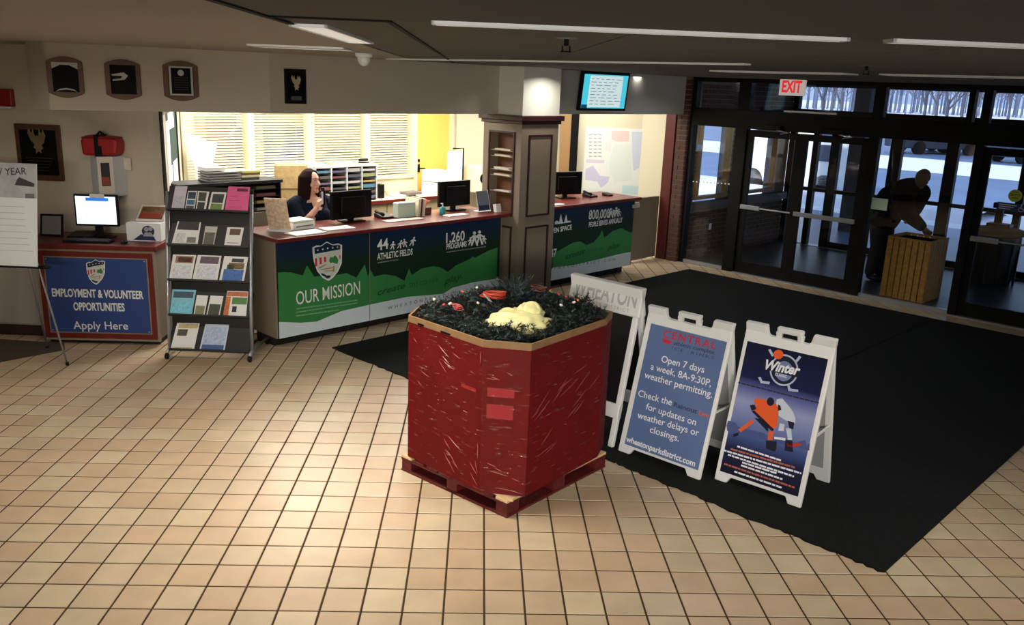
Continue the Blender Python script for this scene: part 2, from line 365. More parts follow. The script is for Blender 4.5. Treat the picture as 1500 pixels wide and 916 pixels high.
# office door
r = root('door_1', FB @ Matrix.Translation((8.55, WV, 0)), kind='structure')
part(r, 'door_frame', MB().box(0, .06, -.04, .1, 0, 2.45).box(.75, .87, -.04, .1, 0, 2.45), M_cream, bev=.004)
part(r, 'door_leaf', MB().box(.06, .75, .02, .06, 0, 2.45), mat('orange_door', (240, 196, 98), .45), bev=.003)
part(r, 'door_handle', MB().tube([(.12, .02, 1.3), (.12, -.05, 1.3), (.2, -.05, 1.3)], .012).box(.095, .145, .005, .02, 1.24, 1.36).box(.1, .14, .0, .02, 1.4, 1.44), M_black, sm=True)
r = root('window_5', FB @ Matrix.Translation((9.36, WV, .0)), kind='structure')
part(r, 'window_frame', MB().box(0, .06, -.04, .1, 0, 2.45).box(.06, .3, -.02, .1, 0, 1.1), M_cream)
part(r, 'pane', MB().box(.06, 1.0, .02, .026, 1.1, 2.45), M_glass)
bl_ = MB(); z = 1.15
while z < 2.4: bl_.add([(.07, .05, z), (.98, .05, z), (.98, .088, z+.022), (.07, .088, z+.022)], [(0, 1, 2, 3)]); z += .036
part(r, 'blind', bl_, M_slat, kind='stuff')
# ---- soffit
SB = 2.27
p1 = FB @ Vector((4.38, 7.5, 0)); p2 = pk(I4, 1, 7.42, 46, 157)
d = Vector((p1.x-p2.x, p1.y-p2.y, 0)); Ls = d.length; FS = FR((p2.x, p2.y, 0), math.degrees(math.atan2(d.y, d.x)))
wk('trim_1', MB().box(0, Ls, 0, .14, SB, C).box(0, .14, 0, 1.25, SB, C), M_soffit, FS)
wk('trim_2', MB().box(4.38, 7.40, 7.5, 7.65, SB, C), M_soffit, FB)
wk('trim_3', MB().box(8.02, 11.4, 7.56, 7.7, SB, C), mat('soffit_grey', (176, 174, 168), .75), FB)
# ---- brick column in the corner, red post, gate
M_brickd = mat('dark_brick', (70, 42, 34), .8, var=.25, vscale=30)
M_mortar = mat('mortar', (112, 104, 96), .9)
def bricks(mb, u0, u1, v, z0, z1, axis='u', side=-1, bh=.0635, bw=.2, g=.012, dep=.012, seed=3):
    rr = random.Random(seed); z = z0; row = 0
    while z+bh <= z1+.001:
        x = u0-(bw+g)/2*(row % 2)
        while x < u1:
            a, b = max(x, u0), min(x+bw, u1)
            if b-a > .02:
                dd = dep*rr.uniform(.7, 1.1)
                if axis == 'u': mb.box(a, b, v, v+side*dd, z, z+bh)
                else: mb.box(v, v+side*dd, a, b, z, z+bh)
            x += bw+g
        z += bh+g; row += 1
    return mb
r = struct('wall_brick_pier', MB().box(11.44, 11.56, 7.5, 7.68, 0, C), M_mortar, FB); MW[r.name] = FB.copy()
part(r, 'brick_courses', bricks(bricks(MB(), 7.5, 7.68, 11.44, 0, C, 'v', -1), 11.44, 11.56, 7.5, 0, C, 'u', -1), M_brickd, FB, kind='stuff')
single('red_post', MB().box(-.06, .06, -.09, .09, 0, 2.27), mat('oxblood_paint', (74, 12, 12), .5, var=.1), FB @ Matrix.Translation((11.49, 7.80, 0)), 'dark red painted post between the map wall and the brick pier', 'post', bev=.006)
r = root('counter_gate', FB @ Matrix.Translation((10.66, 7.86, 0)), 'plain taupe swing gate closing the gap right of the second counter', 'gate')
part(r, 'gate_panel', MB().box(0, .72, 0, .04, .04, 1.0), M_lam, bev=.004)
part(r, 'latch', MB().box(.0, .16, -.03, -.002, .9, .945), mat('pale_latch', (190, 186, 170), .5), bev=.004)
# ---- ceiling
FGc = FG
wk('ceiling', MB().box(-8.3, 14.95, -8.3, 13.6, C+.02, C+.08), mat('ceiling_void', (60, 56, 50), .9))
# painted area over the left and the near part
def gx(px, py): q = FGc.inverted() @ pk(I4, 2, C, px, py); return q
gA = gx(430, 36); gB = gx(630, 33); XL = -.72; XB = gx(630, 33).x; Y0 = 3.02
ys = Y0
wk('ceiling_painted', MB().box(-9, XL, 2.3, 15, C, C+.02), M_ceil, FGc)
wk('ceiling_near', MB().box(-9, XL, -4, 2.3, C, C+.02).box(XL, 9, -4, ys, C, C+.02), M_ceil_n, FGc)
cr_ = root('ceiling_tiles', FGc, kind='structure')
pm = {}
y = ys
# 2x4 panels: each its own piece
W2, L2 = .61, 1.22; pcount = 0
jy = 0
while y < 16:
    x = XL+.02
    while x < 9:
        c = FGc @ Vector((x+L2/2, y+W2/2, C)); u, v = uv_of(c.x, c.y)
        if v < 8.3 and u < 15.3 and v > -1.5:
            key = 0
            if key not in pm:
                me = MB().box(0.006, L2-.006, .006, W2-.006, 0, .012).mesh('ceiling_panel'); me.materials.append(M_panel); pm[key] = me
            o = bpy.data.objects.new('ceiling_panel', pm[key]); COL.objects.link(o); o.parent = cr_; o.location = (x, y, C+.0); pcount += 1
        x += L2
    y += W2; jy += 1
part(cr_, 'grid_bar', MB().box(XL+.02, -.31, ys-.012, ys+.012, C-.006, C), M_dark)
part(cr_, 'grid_bar', MB().box(-.325, -.305, ys, 9.5, C-.006, C), M_dark)
part(cr_, 'grid_bar', MB().box(XL-.01, XL+.015, 2.3, 3.4, C-.006, C), M_dark)
# light fixtures: lens and frame
M_lens = mat('fixture_lens', (228, 226, 214), .5, emit=.55)
M_lens2 = mat('fixture_lens_dim', (190, 188, 180), .6, emit=.1)
def fixture(x0, x1, y0, y1, label, m, F=FGc, grp='recessed ceiling lights'):
    cx, cy = (x0+x1)/2, (y0+y1)/2
    r = root('ceiling_light', F @ Matrix.Translation((cx, cy, C)), label, 'ceiling light', grp)
    a, b = (x1-x0)/2, (y1-y0)/2; t = .012
    part(r, 'lens', MB().box(-a+t, a-t, -b+t, b-t, -.008, .0), m)
    part(r, 'frame', MB().box(-a, a, -b, -b+t, -.012, 0).box(-a, a, b-t, b, -.012, 0).box(-a, -a+t, -b, b, -.012, 0).box(a-t, a, -b, b, -.012, 0), M_white)
    return r
fixture(-.73, -.585, 3.42, 4.86, 'recessed light panel pointing at the viewer, above the round ceiling camera', M_lens)
fixture(-.17, 1.20, 2.93, 3.0, 'long thin ceiling light strip running across the upper middle', M_lens2)
fixture(1.32, 3.4, 2.88, 2.96, 'long thin ceiling light strip at the upper right edge', M_lens2)
fixture(-1.56, -.92, 6.0, 6.4, 'short bright ceiling light above the eagle plaque', M_lens2)
FBc = FB
fixture(5.35, 5.43, 3.1, 7.0, 'long thin light line along the ceiling in front of the desk soffit', M_lens2, FBc)
fixture(7.3, 7.6, 3.3, 4.6, 'flat ceiling light in front of the exit sign', M_lens2, FBc)
fixture(7.3, 7.6, 1.6, 3.0, 'flat ceiling light above the entrance, far right', M_lens2, FBc)
# door camera dome, sprinklers
q = pk(I4, 2, C-.03, 533, 84)
r = root('camera_dome', Matrix.Translation((q.x, q.y, C)), 'small white dome camera hanging from the ceiling near the soffit', 'camera')
part(r, 'collar', MB().lathe([(.06, -.03), (.07, -.02), (.07, 0)]), M_white, sm=True)
part(r, 'dome', MB().lathe([(.005, -.1), (.03, -.09), (.05, -.06), (.055, -.03)]), M_white, sm=True)
for k, (px, py, lab) in enumerate([(830, 56, 'dark sprinkler head on the ceiling above the television'), (1270, 96, 'dark sprinkler head on the ceiling in front of the entrance')]):
    q = pk(I4, 2, C, px, py); r = root('sprinkler', Matrix.Translation((q.x, q.y, C)), lab, 'sprinkler', 'sprinklers')
    part(r, 'escutcheon', MB().lathe([(.03, -.004), (.045, -.002), (.045, 0)]), M_grey, sm=True)
    part(r, 'head', MB().tube([(0, 0, 0), (0, 0, -.03)], .01).tube([(-.015, 0, -.03), (-.015, 0, -.05)], .003).tube([(.015, 0, -.03), (.015, 0, -.05)], .003).lathe([(.022, -.055), (.022, -.05)]), M_dark)
# ---- entrance: inner screen (plane u = 11.55) and outer screen (plane u = 14.8)
def bar(mb, w0, w1, z0, z1, d0=-.055, d1=.055): return mb.box(w0, w1, d0, d1, z0, z1)
def screen(name, u, posts, wl, wr, M=FD, low=None):
    r = root(name, FD @ Matrix.Translation((0, u, 0)), kind='structure')
    part(r, 'header', bar(MB(), wl, wr, 2.12, 2.38, -.06, .06), M_frame, bev=.004)
    part(r, 'top_rail', bar(MB(), wl, wr, 2.76, C, -.06, .06), M_frame)
    for a, b in posts: part(r, 'post', bar(MB(), a, b, 0, C if low is None or a < -7.2 or a > -2.5 else low), M_frame, bev=.004)
    return r
def leaf(name, u, w0, w1, hinge, z0=.012, z1=2.10, open_=0, push=True):
    r = root(name, FD @ Matrix.Translation((w0, u, 0)), kind='structure'); w = w1-w0; s = .09
    mbx = MB().box(0, s, -.022, .022, z0, z1).box(w-s, w, -.022, .022, z0, z1).box(s, w-s, -.022, .022, z1-.09, z1).box(s, w-s, -.022, .022, z0, .19)
    part(r, 'door_rail', mbx, M_frame, bev=.003)
    part(r, 'pane', MB().box(s, w-s, -.003, .003, .19, z1-.09), M_glass)
    if push: part(r, 'push_bar', MB().tube([(.03, -.06, 1.0), (w-.03, -.06, 1.0)], .012).box(.03, .34 if hinge > 0 else w-.03, -.085, -.05, .97, 1.03), M_silver, bev=.004)
    return r
scr = screen('wall_entrance', 11.55, [(-7.5, -7.42), (-6.71, -6.52), (-4.74, -4.60), (-3.44, -3.34), (-2.42, -2.3)], -7.5, -1.1)
part(scr, 'sill', bar(MB(), -7.42, -6.71, 0, .05, -.03, .03).box(-4.6, -3.44, -.03, .03, 0, .05), M_silver)
part(scr, 'threshold', MB().box(-6.52, -2.3, -.09, .09, 0, .012), M_silver)
part(scr, 'transom_post', bar(MB(), -3.60, -3.53, 2.38, 2.76), M_frame)
part(scr, 'sky_gap_strip', MB().box(-6.0, -5.25, -.02, .02, 2.375, 2.405), M_white)  # white bar painted in place of sky glimpsed above the header
struct('trim_4', MB().box(-2.3, -.9, -.06, .1, 0, C), M_brickd, FD @ Matrix.Translation((0, 11.55, 0)))
for n_, (a, b, z0, z1) in enumerate([(-7.42, -6.71, .05, 2.12), (-4.60, -3.44, .05, 2.12), (-7.42, -6.71, 2.38, 2.76), (-6.52, -4.74, 2.38, 2.76), (-4.60, -3.60, 2.38, 2.76), (-3.53, -3.44, 2.38, 2.76), (-3.34, -2.42, 2.38, 2.76)]):
    r = root('window_%d' % (6+n_), FD @ Matrix.Translation(((a+b)/2, 11.55, z0)), kind='structure'); w = (b-a)/2
    part(r, 'pane', MB().box(-w, w, -.003, .003, 0, z1-z0), M_glass)
leaf('door_2', 11.55, -6.52, -5.68, 1); leaf('door_3', 11.55, -5.68, -4.74, -1); leaf('door_4', 11.55, -3.34, -2.42, 1)
for w_ in (-6.1, -5.2, -2.9):
    r = root('door_closer', FD @ Matrix.Translation((w_, 11.46, 2.13)), 'dark door closer box on the header above the %s' % {-6.1: 'left leaf of the double door', -5.2: 'right leaf of the double door', -2.9: 'right entrance door'}[w_], 'door closer', 'door closers above the entrance doors')
    part(r, 'body', MB().box(-.14, .14, -.05, .02, 0, .06), M_frame, bev=.006)
    part(r, 'arm', MB().tube([(.08, -.03, 0), (.3, -.12, -.02), (.12, .02, -.05)], .009), M_silver)
scr2 = screen('wall_outer', 14.8, [(-7.5, -7.4), (-7.05, -6.95), (-6.72, -6.56), (-5.70, -5.51), (-4.82, -4.64), (-3.72, -3.62), (-2.4, -2.3)], -7.5, -1.1, low=2.14)
part(scr2, 'threshold', MB().box(-7.05, -2.3, -.09, .09, 0, .02), M_silver)
part(scr2, 'cross_bar', MB().box(-7.4, -2.4, -.03, .03, .97, 1.03), M_frame)
part(scr2, 'bottom_rail', MB().box(-6.56, -4.82, -.03, .03, 0.02, .12).box(-4.64, -2.4, -.03, .03, .02, .12), M_frame)
for n_, (a, b) in enumerate([(-7.4, -7.05), (-6.95, -6.72), (-6.56, -5.70), (-5.51, -4.82), (-4.64, -3.72), (-3.62, -2.4)]):
    r = root('window_%d' % (13+n_), FD @ Matrix.Translation(((a+b)/2, 14.8, .05)), kind='structure'); w = (b-a)/2
    part(r, 'pane', MB().box(-w, w, -.003, .003, 0, 2.07), M_glass); part(r, 'transom_pane', MB().box(-w-.05, w+.05, -.003, .003, 2.33, 2.71), M_glass)
struct('trim_5', MB().box(-2.3, -.9, -.06, .1, 0, C), M_brickd, FD @ Matrix.Translation((0, 14.8, 0)))
# vestibule side wall
r = struct('wall_vestibule', MB().box(11.62, 14.78, 7.52, 7.7, 0, .82).box(11.62, 11.78, 7.52, 7.7, .82, C).box(12.76, 13.36, 7.52, 7.7, .82, C).box(14.33, 14.78, 7.52, 7.7, .82, C).box(11.78, 14.33, 7.52, 7.7, 2.2, C), M_mortar, FB); MW[r.name] = FB.copy()
bm_ = bricks(MB(), 11.62, 14.78, 7.52, 0, .80, 'u', -1); bricks(bm_, 11.62, 11.78, 7.52, .83, 2.8, 'u', -1); bricks(bm_, 12.76, 13.36, 7.52, .83, 2.8, 'u', -1); bricks(bm_, 11.78, 12.76, 7.52, 2.21, 2.8, 'u', -1); bricks(bm_, 13.36, 14.78, 7.52, 2.05, 2.8, 'u', -1)
part(r, 'brick_courses', bm_, M_brickd, FB, kind='stuff')
part(r, 'ledge', MB().box(11.62, 14.7, 7.40, 7.52, .80, .92), mat('grey_ledge', (70, 72, 72), .6), FB, bev=.004)
M_wood = mat('yellow_oak', (150, 112, 52), .45, var=.15, vscale=20)
for k, (a, b, z0, z1, n_) in enumerate([(11.78, 12.76, .95, 2.2, 19), (13.36, 14.33, .95, 2.02, 20)]):
    r = root('window_%d' % n_, FB @ Matrix.Translation((a, 7.52, z0)), kind='structure'); w, h = b-a, z1-z0
    part(r, 'window_frame', MB().box(0, .1, -.05, .06, 0, h).box(w-.06, w, -.05, .06, 0, h).box(.1, w-.06, -.05, .06, 0, .05).box(.1, w-.06, -.05, .06, h-.05, h), M_wood, bev=.004)
    part(r, 'pane', MB().box(.1, w-.06, .0, .006, .05, h-.05), M_glass)
r = root('conduit', FB @ Matrix.Translation((11.72, 7.48, 1.72)), 'thin grey electrical conduit with a box on the brick behind the sidelight', 'conduit')
part(r, 'pipe', MB().tube([(0, 0, .1), (0, 0, 1.08)], .011), M_silver, sm=True); part(r, 'junction_box', MB().box(-.07, .07, -.05, .02, 0, .11), M_silver, bev=.005)
q = pk(FB, 1, 7.5, 1040, 332)
single('outlet', MB().box(-.035, .035, -.012, 0, -.05, .05), M_white, FB @ Matrix.Translation((q.x, 7.505, q.z)), 'white wall outlet on the low brick wall of the vestibule', 'outlet', bev=.003)
r = root('glass_decals', FD @ Matrix.Translation((-7.4, 11.54, 1.27)), 'row of small white dots stuck on the sidelight glass', 'sticker')
for k in range(11): part(r, 'dot', MB().prism(circ(.03+k*.062, .03*k/11, .011), -.002, 0, 'xz'), M_white)
# ---- outdoors
M_snow = mat('snow', (238, 242, 250), .8, bump=.3, bscale=3)
M_asph = mat('wet_asphalt_sky_tint', (96, 120, 160), .35, var=.2, vscale=.6)  # sky-blue shade and reflection put into the base colour
struct('ground_snow', MB().box(14.9, 400, -250, 300, -.12, -.03).box(11.6, 14.9, 8.0, 120, -.12, -.03), M_snow, FB)
struct('ground_walk', MB().box(14.9, 19.6, -20, 12, -.03, -.0), M_asph, FB)
struct('ground_drive', MB().box(24.5, 34, -60, 22, -.03, -.01), M_asph, FB)
struct('ground_lot', MB().box(42, 80, -60, 60, -.03, -.01), M_asph, FB)
struct('canopy', MB().box(14.9, 19.4, -3, 10, 2.95, 3.2), mat('canopy_soffit', (70, 66, 62), .8), FB)
pa_ = pk(FD, 1, 17.0, 1240, 239).x; pb_ = pk(FD, 1, 17.0, 1262, 239).x
struct('trim_6', MB().box(17.0, 17.3, -pb_, -pa_, 0, 2.95), mat('pillar_brick', (44, 46, 58), .7, var=.2, vscale=12), FB)
# ================================================================== FURNITURE
HC = 1.12
M_navy = mat('banner_navy', (8, 34, 62), .5); M_dgreen = mat('banner_dark_green', (8, 38, 22), .5)
M_green = mat('banner_green', (52, 128, 68), .5); M_bwhite = mat('banner_white', (204, 218, 226), .5)
M_print = mat('print_white', (226, 230, 228), .5); M_pgreen = mat('print_dark_green', (18, 70, 34), .5)
M_red = mat('print_red', (200, 34, 48), .5); M_black_ink = mat('black_ink', (22, 22, 26), .6)
M_ngrey = mat('print_grey', (120, 130, 135), .6)
def banner_base():
    m = bpy.data.materials.new('banner_fade'); m.use_nodes = True; n = m.node_tree.nodes; l = m.node_tree.links; b = n['Principled BSDF']
    tc = n.new('ShaderNodeNewGeometry'); sp = n.new('ShaderNodeSeparateXYZ'); l.new(tc.outputs['Position'], sp.inputs[0])
    cr = n.new('ShaderNodeValToRGB'); e = cr.color_ramp.elements
    mr = n.new('ShaderNodeMapRange'); mr.inputs[1].default_value = .6; mr.inputs[2].default_value = 1.1; l.new(sp.outputs[2], mr.inputs[0]); l.new(mr.outputs[0], cr.inputs[0])
    e[0].color = lin((10, 40, 20))+(1,); e[0].position = .35; e[1].color = lin((8, 36, 66))+(1,); e[1].position = .8
    l.new(cr.outputs[0], b.inputs['Base Color']); b.inputs['Roughness'].default_value = .5; return m
M_fade = banner_base()
def shield(parent, F, y, k, ox, oy, small=False):
    L = lambda p: loc(p, k, ox, oy)
    out = [(330, 130), (365, 112), (400, 115), (450, 80), (500, 105), (545, 95), (578, 110), (577, 180), (575, 260), (545, 330), (500, 385), (465, 410), (420, 388), (370, 330), (342, 250), (332, 180)]
    cx, cy = 455, 235; inn = [(cx+(x-cx)*.93, cy+(y_-cy)*.95) for x, y_ in out]
    e = flat(parent, 'emblem', F, y, [L(out)], M_print, .002)
    flat(parent, 'emblem_field', F, y-.002, [L(inn)], mat('shield_pale', (196, 206, 200), .5), .001)
    flat(parent, 'emblem_band', F, y-.003, [L([(345, 132), (400, 122), (450, 90), (500, 112), (563, 110), (563, 145), (350, 185)])], M_navy, .001)
    stars = []
    for i, (sx, sy) in enumerate([(375, 152), (417, 145), (458, 137), (500, 133), (540, 128)]):
        stars.append(L([(sx+(10 if j % 2 == 0 else 4)*math.sin(j*math.pi/5), sy-(10 if j % 2 == 0 else 4)*math.cos(j*math.pi/5)) for j in range(10)]))
    flat(parent, 'emblem_stars', F, y-.004, stars, M_print, .0006)
    flat(parent, 'emblem_stripes', F, y-.003, [L([(350+i*38, 222-i*6), (368+i*38, 219-i*6), (370+i*38, 285-i*18), (354+i*38, 290-i*18)]) for i in range(3)]+[L([(556, 195), (566, 195), (564, 228), (556, 228)])], M_red, .001)
    flat(parent, 'emblem_oak', F, y-.003, [L([(470, 240), (480, 210), (500, 215), (520, 195), (535, 212), (548, 235), (540, 268), (515, 262), (500, 255), (480, 262)])], M_green, .001)
    flat(parent, 'emblem_line', F, y-.003, [L([(380, 300), (440, 270), (445, 276), (390, 308)]), L([(400, 312), (515, 292), (514, 300), (402, 320)]), L([(505, 285), (513, 284), (515, 330), (500, 335)]), L([(430, 325), (505, 322), (505, 328), (430, 331)])], mat('emblem_ochre', (170, 130, 80), .6), .001)
    flat(parent, 'emblem_bird', F, y-.003, [L([(400, 345), (425, 350), (450, 365), (485, 365), (475, 385), (450, 390), (435, 375), (410, 365)])], M_navy, .001)
def ctr_part(r, F, u0, u1, name_top='countertop'):
    part(r, 'body', MB().box(u0, u1, 7.34, 7.80, .10, 1.08), M_lam, F, bev=.003)
    part(r, 'toe_kick', MB().box(u0+.03, u1-.03, 7.44, 7.78, 0, .10), M_toe, F)
    part(r, name_top, MB().box(u0-.03, u1+.02, 7.22, 7.96, 1.08, HC), M_mahog, F, bev=.008)
V = 7.32
# main counter
r = root('reception_counter', FB @ Matrix.Translation((4.36, 7.3, 0)), 'long reception counter with red wood top and the our-mission banner on its front', 'counter')
ctr_part(r, FB, 4.27, 7.37)
V = 7.34; K, OX, OY = .24, 380, 300
P6 = lambda pts: loc(pts, K, OX, OY)
r = part(r, 'banner', MB().box(4.29, 7.34, V-.008, V, .10, 1.075), M_fade, FB)
b0 = V-.008
hill = [(113, 415), (150, 411), (200, 415), (265, 432), (290, 370), (335, 440), (400, 428), (480, 428), (530, 418), (592, 445), (643, 365), (662, 440), (676, 395), (700, 440), (760, 425), (830, 435), (885, 465), (913, 390), (930, 430), (990, 390), (1060, 375), (1110, 385), (1150, 410), (1200, 370), (1290, 330), (1300, 315), (1315, 325), (1400, 280), (1452, 262), (1447, 470), (1300, 490), (1180, 510), (1120, 550), (900, 565), (675, 612), (500, 650), (430, 680), (350, 717), (250, 722), (120, 718)]
flat(r, 'banner_hills', FB, b0, [P6(hill)], M_green, .001)
wave = [(120, 716), (250, 721), (350, 714), (430, 680), (500, 650), (675, 610), (900, 563), (1120, 545), (1180, 507), (1300, 475), (1447, 452)]
q0 = [pk(FB, 1, b0-.001, *p) for p in P6(wave)]
flat(r, 'banner_wave', FB, b0-.001, [[(4.295, q0[0].z)]+[(q.x, q.z) for q in q0 if q.x < 7.335]+[(7.338, q0[-1].z), (7.338, .101), (4.295, .101)]], M_bwhite, .001, px=False)
flat(r, 'banner_seam', FB, b0-.002, [[(pk(FB, 1, b0, 541.5, 440).x+d, z) for d, z in ((-.004, .1), (.004, .1), (.004, 1.07), (-.004, 1.07))]], M_lam, .001, px=False)
shield(r, FB, b0-.001, .1747, 400, 340)
b1 = b0-.002
txt(r, 'OUR MISSION', FB, b1, (434, 447), (527.5, 430), 0, M_print, bold=.004, cap_px=19)
for k in range(3): dashes(r, FB, b1, (434, 453.5+k*5.2), ((524, 440.5) if k == 0 else (524, 444.7) if k == 1 else (496, 455))[0:2], 1.6, mat('print_pale_green', (120, 176, 130), .6), seed=k)
txt(r, '44', FB, b1, (552.5, 367), (569, 364), 0, M_print, bold=.018, cap_px=15)
txt(r, 'ATHLETIC FIELDS', FB, b1, (552.5, 381), (604.5, 373), 0, M_print, bold=.02, cap_px=9)
dashes(r, FB, b1, (553, 386), (584, 381), 1.6, M_ngrey)
txt(r, '1,260', FB, b1, (653.5, 356), (680.5, 352), 0, M_print, bold=.018, cap_px=14)
txt(r, 'PROGRAMS', FB, b1, (654, 365.5), (683.5, 361), 0, M_print, bold=.02, cap_px=8)
dashes(r, FB, b1, (654, 370.5), (712, 362), 1.5, M_ngrey)
def person_icon(cx, cy, h, lean=0, arms=1):
    """little pictogram: head, body, arms, legs, in pixels"""
    k = h/10; P = lambda x, y: (cx+x*k+lean*(-y)*k*.3, cy+y*k)
    return [[P(1.1*math.cos(a*math.pi/4), -8.8+1.2*math.sin(a*math.pi/4)) for a in range(8)],
            [P(-1, -7.3), P(1, -7.3), P(1.2, -4), P(-1.2, -4)],
            [P(-1.2, -4.2), P(0, -4), P(-1.4, 0), P(-2.6, 0)], [P(0, -4), P(1.2, -4.2), P(2.6, 0), P(1.4, 0)],
            [P(-1, -7.2), P(-.8, -6.2), P(-2.8*arms, -4.2), P(-3.2*arms, -5)], [P(1, -7.2), P(3.2*arms, -5.6), P(2.8*arms, -4.6), P(.8, -6.2)]]
ic = []
for cx, cy, h, le in [(574.5, 365.5, 12, .5), (584.5, 364, 12, 1), (593.5, 362, 12, -.4), (602.5, 360, 13, 1.2), (689, 359.5, 12, 0), (695, 360, 21, 0), (702.5, 358.5, 21, 0), (709, 357, 12, 0)]: ic += person_icon(cx, cy, h, le)
for i_ in range(0, len(ic), 6): flat(r, 'pictogram', FB, b1, ic[i_:i_+6], M_print, .0006)
txt(r, 'create', FB, b1, (553, 433), (594, 422), 0, M_pgreen, bold=.01, cap_px=9, shear=.4)
txt(r, 'DISCOVER', FB, b1, (600, 421), (642, 413), 0, mat('print_mid_green', (30, 92, 48), .6), cap_px=6, space=1.3)
txt(r, 'play.', FB, b1, (650, 417), (677, 408), 0, M_pgreen, bold=.01, cap_px=9, shear=.4)
txt(r, 'WHEATONPARKDISTRICT.COM', FB, b1, (568, 454), (716, 421), 0, mat('print_slate', (70, 84, 96), .6), cap_px=5, space=1.9)
# second counter
r = root('service_counter', FB @ Matrix.Translation((8.3, 7.3, 0)), 'short service counter right of the column, banner reading 800,000 people served', 'counter')
V2 = 7.42
part(r, 'body', MB().box(8.06, 10.15, V2, 7.9, .12, 1.08), M_lam, FB, bev=.003)
part(r, 'toe_kick', MB().box(8.1, 10.1, V2+.12, 7.86, 0, .12), M_toe, FB)
part(r, 'countertop', MB().box(8.06, 10.19, V2-.09, 8.1, 1.08, HC), M_mahog, FB, bev=.008)
r = part(r, 'banner', MB().box(8.2, 10.12, V2-.008, V2, .12, 1.075), M_fade, FB)
b0 = V2-.008; K2, OX2, OY2 = .2621, 800, 160; P2 = lambda p: loc(p, K2, OX2, OY2)
q0 = [pk(FB, 1, b0, *p) for p in P2([(35, 812), (90, 780), (150, 747), (190, 740), (225, 760), (265, 745), (300, 705), (312, 675), (325, 720), (370, 682), (420, 665), (468, 690)])]
q1 = [pk(FB, 1, b0, *p) for p in P2([(462, 800), (400, 812), (300, 838), (150, 872), (38, 885)])]
cl = lambda q: (min(max(q.x, 8.201), 10.119), q.z)
flat(r, 'banner_hills', FB, b0, [[cl(q) for q in q0]+[(10.119, q0[-1].z)]+[(10.119, q1[0].z)]+[cl(q) for q in q1]], M_green, .001, px=False)
flat(r, 'banner_wave', FB, b0-.001, [[cl(q) for q in reversed(q1)]+[(10.119, q1[0].z), (10.119, .121), (8.201, .121)]], M_bwhite, .001, px=False)
b1 = b0-.002
txt(r, '800,000', FB, b1, (862, 321.5), (892.5, 319), 0, M_print, bold=.018, cap_px=13)
txt(r, 'PEOPLE SERVED ANNUALLY', FB, b1, (862.5, 333), (911.5, 325.5), 0, M_print, bold=.02, cap_px=7)
txt(r, 'OPEN SPACE', FB, b1, (803, 343), (837.5, 336), 0, M_print, bold=.02, cap_px=7)
flat(r, 'skyline', FB, b1, [P2([(48, 630), (60, 622), (72, 632), (82, 585), (92, 630), (100, 634), (112, 590), (120, 625), (135, 622), (140, 632), (48, 645)])]+sum([person_icon(x, 319-(x-895)*.2, 11 if i % 2 else 14) for i, x in enumerate((895, 899, 903, 906.5))], []), M_print, .0006)
txt(r, '47', FB, b1, (806, 377), (815, 375.5), 0, M_print, bold=.018, cap_px=11)
txt(r, 'create', FB, b1, (829, 380), (857, 371), 0, M_pgreen, bold=.01, cap_px=8, shear=.4)
txt(r, 'DISCOVER', FB, b1, (860, 370), (883, 366), 0, MATS['print_mid_green'], cap_px=5, space=1.2)
txt(r, 'play.', FB, b1, (889, 367), (908, 362), 0, M_pgreen, bold=.01, cap_px=8, shear=.4)
txt(r, 'PARKDISTRICT.COM', FB, b1, (812, 395), (901, 382), 0, MATS['print_slate'], cap_px=4, space=1.9)
# column with book pockets
r = root('panelled_column', FB @ Matrix.Translation((7.72, 7.4, 0)), 'square taupe column with red-brown mouldings and a brochure niche', 'column')
u0, u1, v0, v1 = 7.40, 8.04, 7.10, 7.74
n0, n1, nz0, nz1 = 7.22, 7.62, 1.10, 2.06   # niche in the left face
part(r, 'shaft', MB().box(u0+.14, u1, v0, v1, 0, 2.17).box(u0, u0+.14, v0, n0, 0, 2.17).box(u0, u0+.14, n1, v1, 0, 2.17).box(u0, u0+.14, n0, n1, 0, nz0).box(u0, u0+.14, n0, n1, nz1, 2.17), M_lam, FB)
part(r, 'cornice', MB().box(u0-.05, u1+.05, v0-.05, v1+.05, 2.21, 2.27).box(u0-.025, u1+.025, v0-.025, v1+.025, 2.17, 2.21), mat('dark_mahogany', (52, 22, 18), .4), FB, bev=.006)
def moulding(r, F, ax, c, a0, a1, z0, z1, s=-1, w=.022, d=.016):
    mb = MB()
    for p in ((a0, a0+w, z0, z1), (a1-w, a1, z0, z1), (a0+w, a1-w, z0, z0+w), (a0+w, a1-w, z1-w, z1)):
        if ax == 1: mb.box(p[0], p[1], c, c+s*d, p[2], p[3])
        else: mb.box(c, c+s*d, p[0], p[1], p[2], p[3])
    part(r, 'moulding', mb, MATS['dark_mahogany'], F, bev=.003)
moulding(r, FB, 1, v0, 7.52, 7.93, 1.08, 2.05); moulding(r, FB, 1, v0, 7.52, 7.93, .1, .96)
moulding(r, FB, 0, u0, n0-.02, n1+.02, nz0-.02, nz1+.02); moulding(r, FB, 0, u0, 7.2, 7.64, .1, .96)
part(r, 'niche_back', MB().box(u0+.135, u0+.14, n0, n1, nz0, nz1), mat('niche_brown', (96, 60, 38), .6), FB)
for z in (1.36, 1.55, 1.62, 1.78, 1.85): part(r, 'niche_shelf', MB().box(u0+.01, u0+.13, n0+.005, n1-.005, z-.005, z+.004), mat('clear_shelf', (150, 130, 110), .3), FB)
k = 0
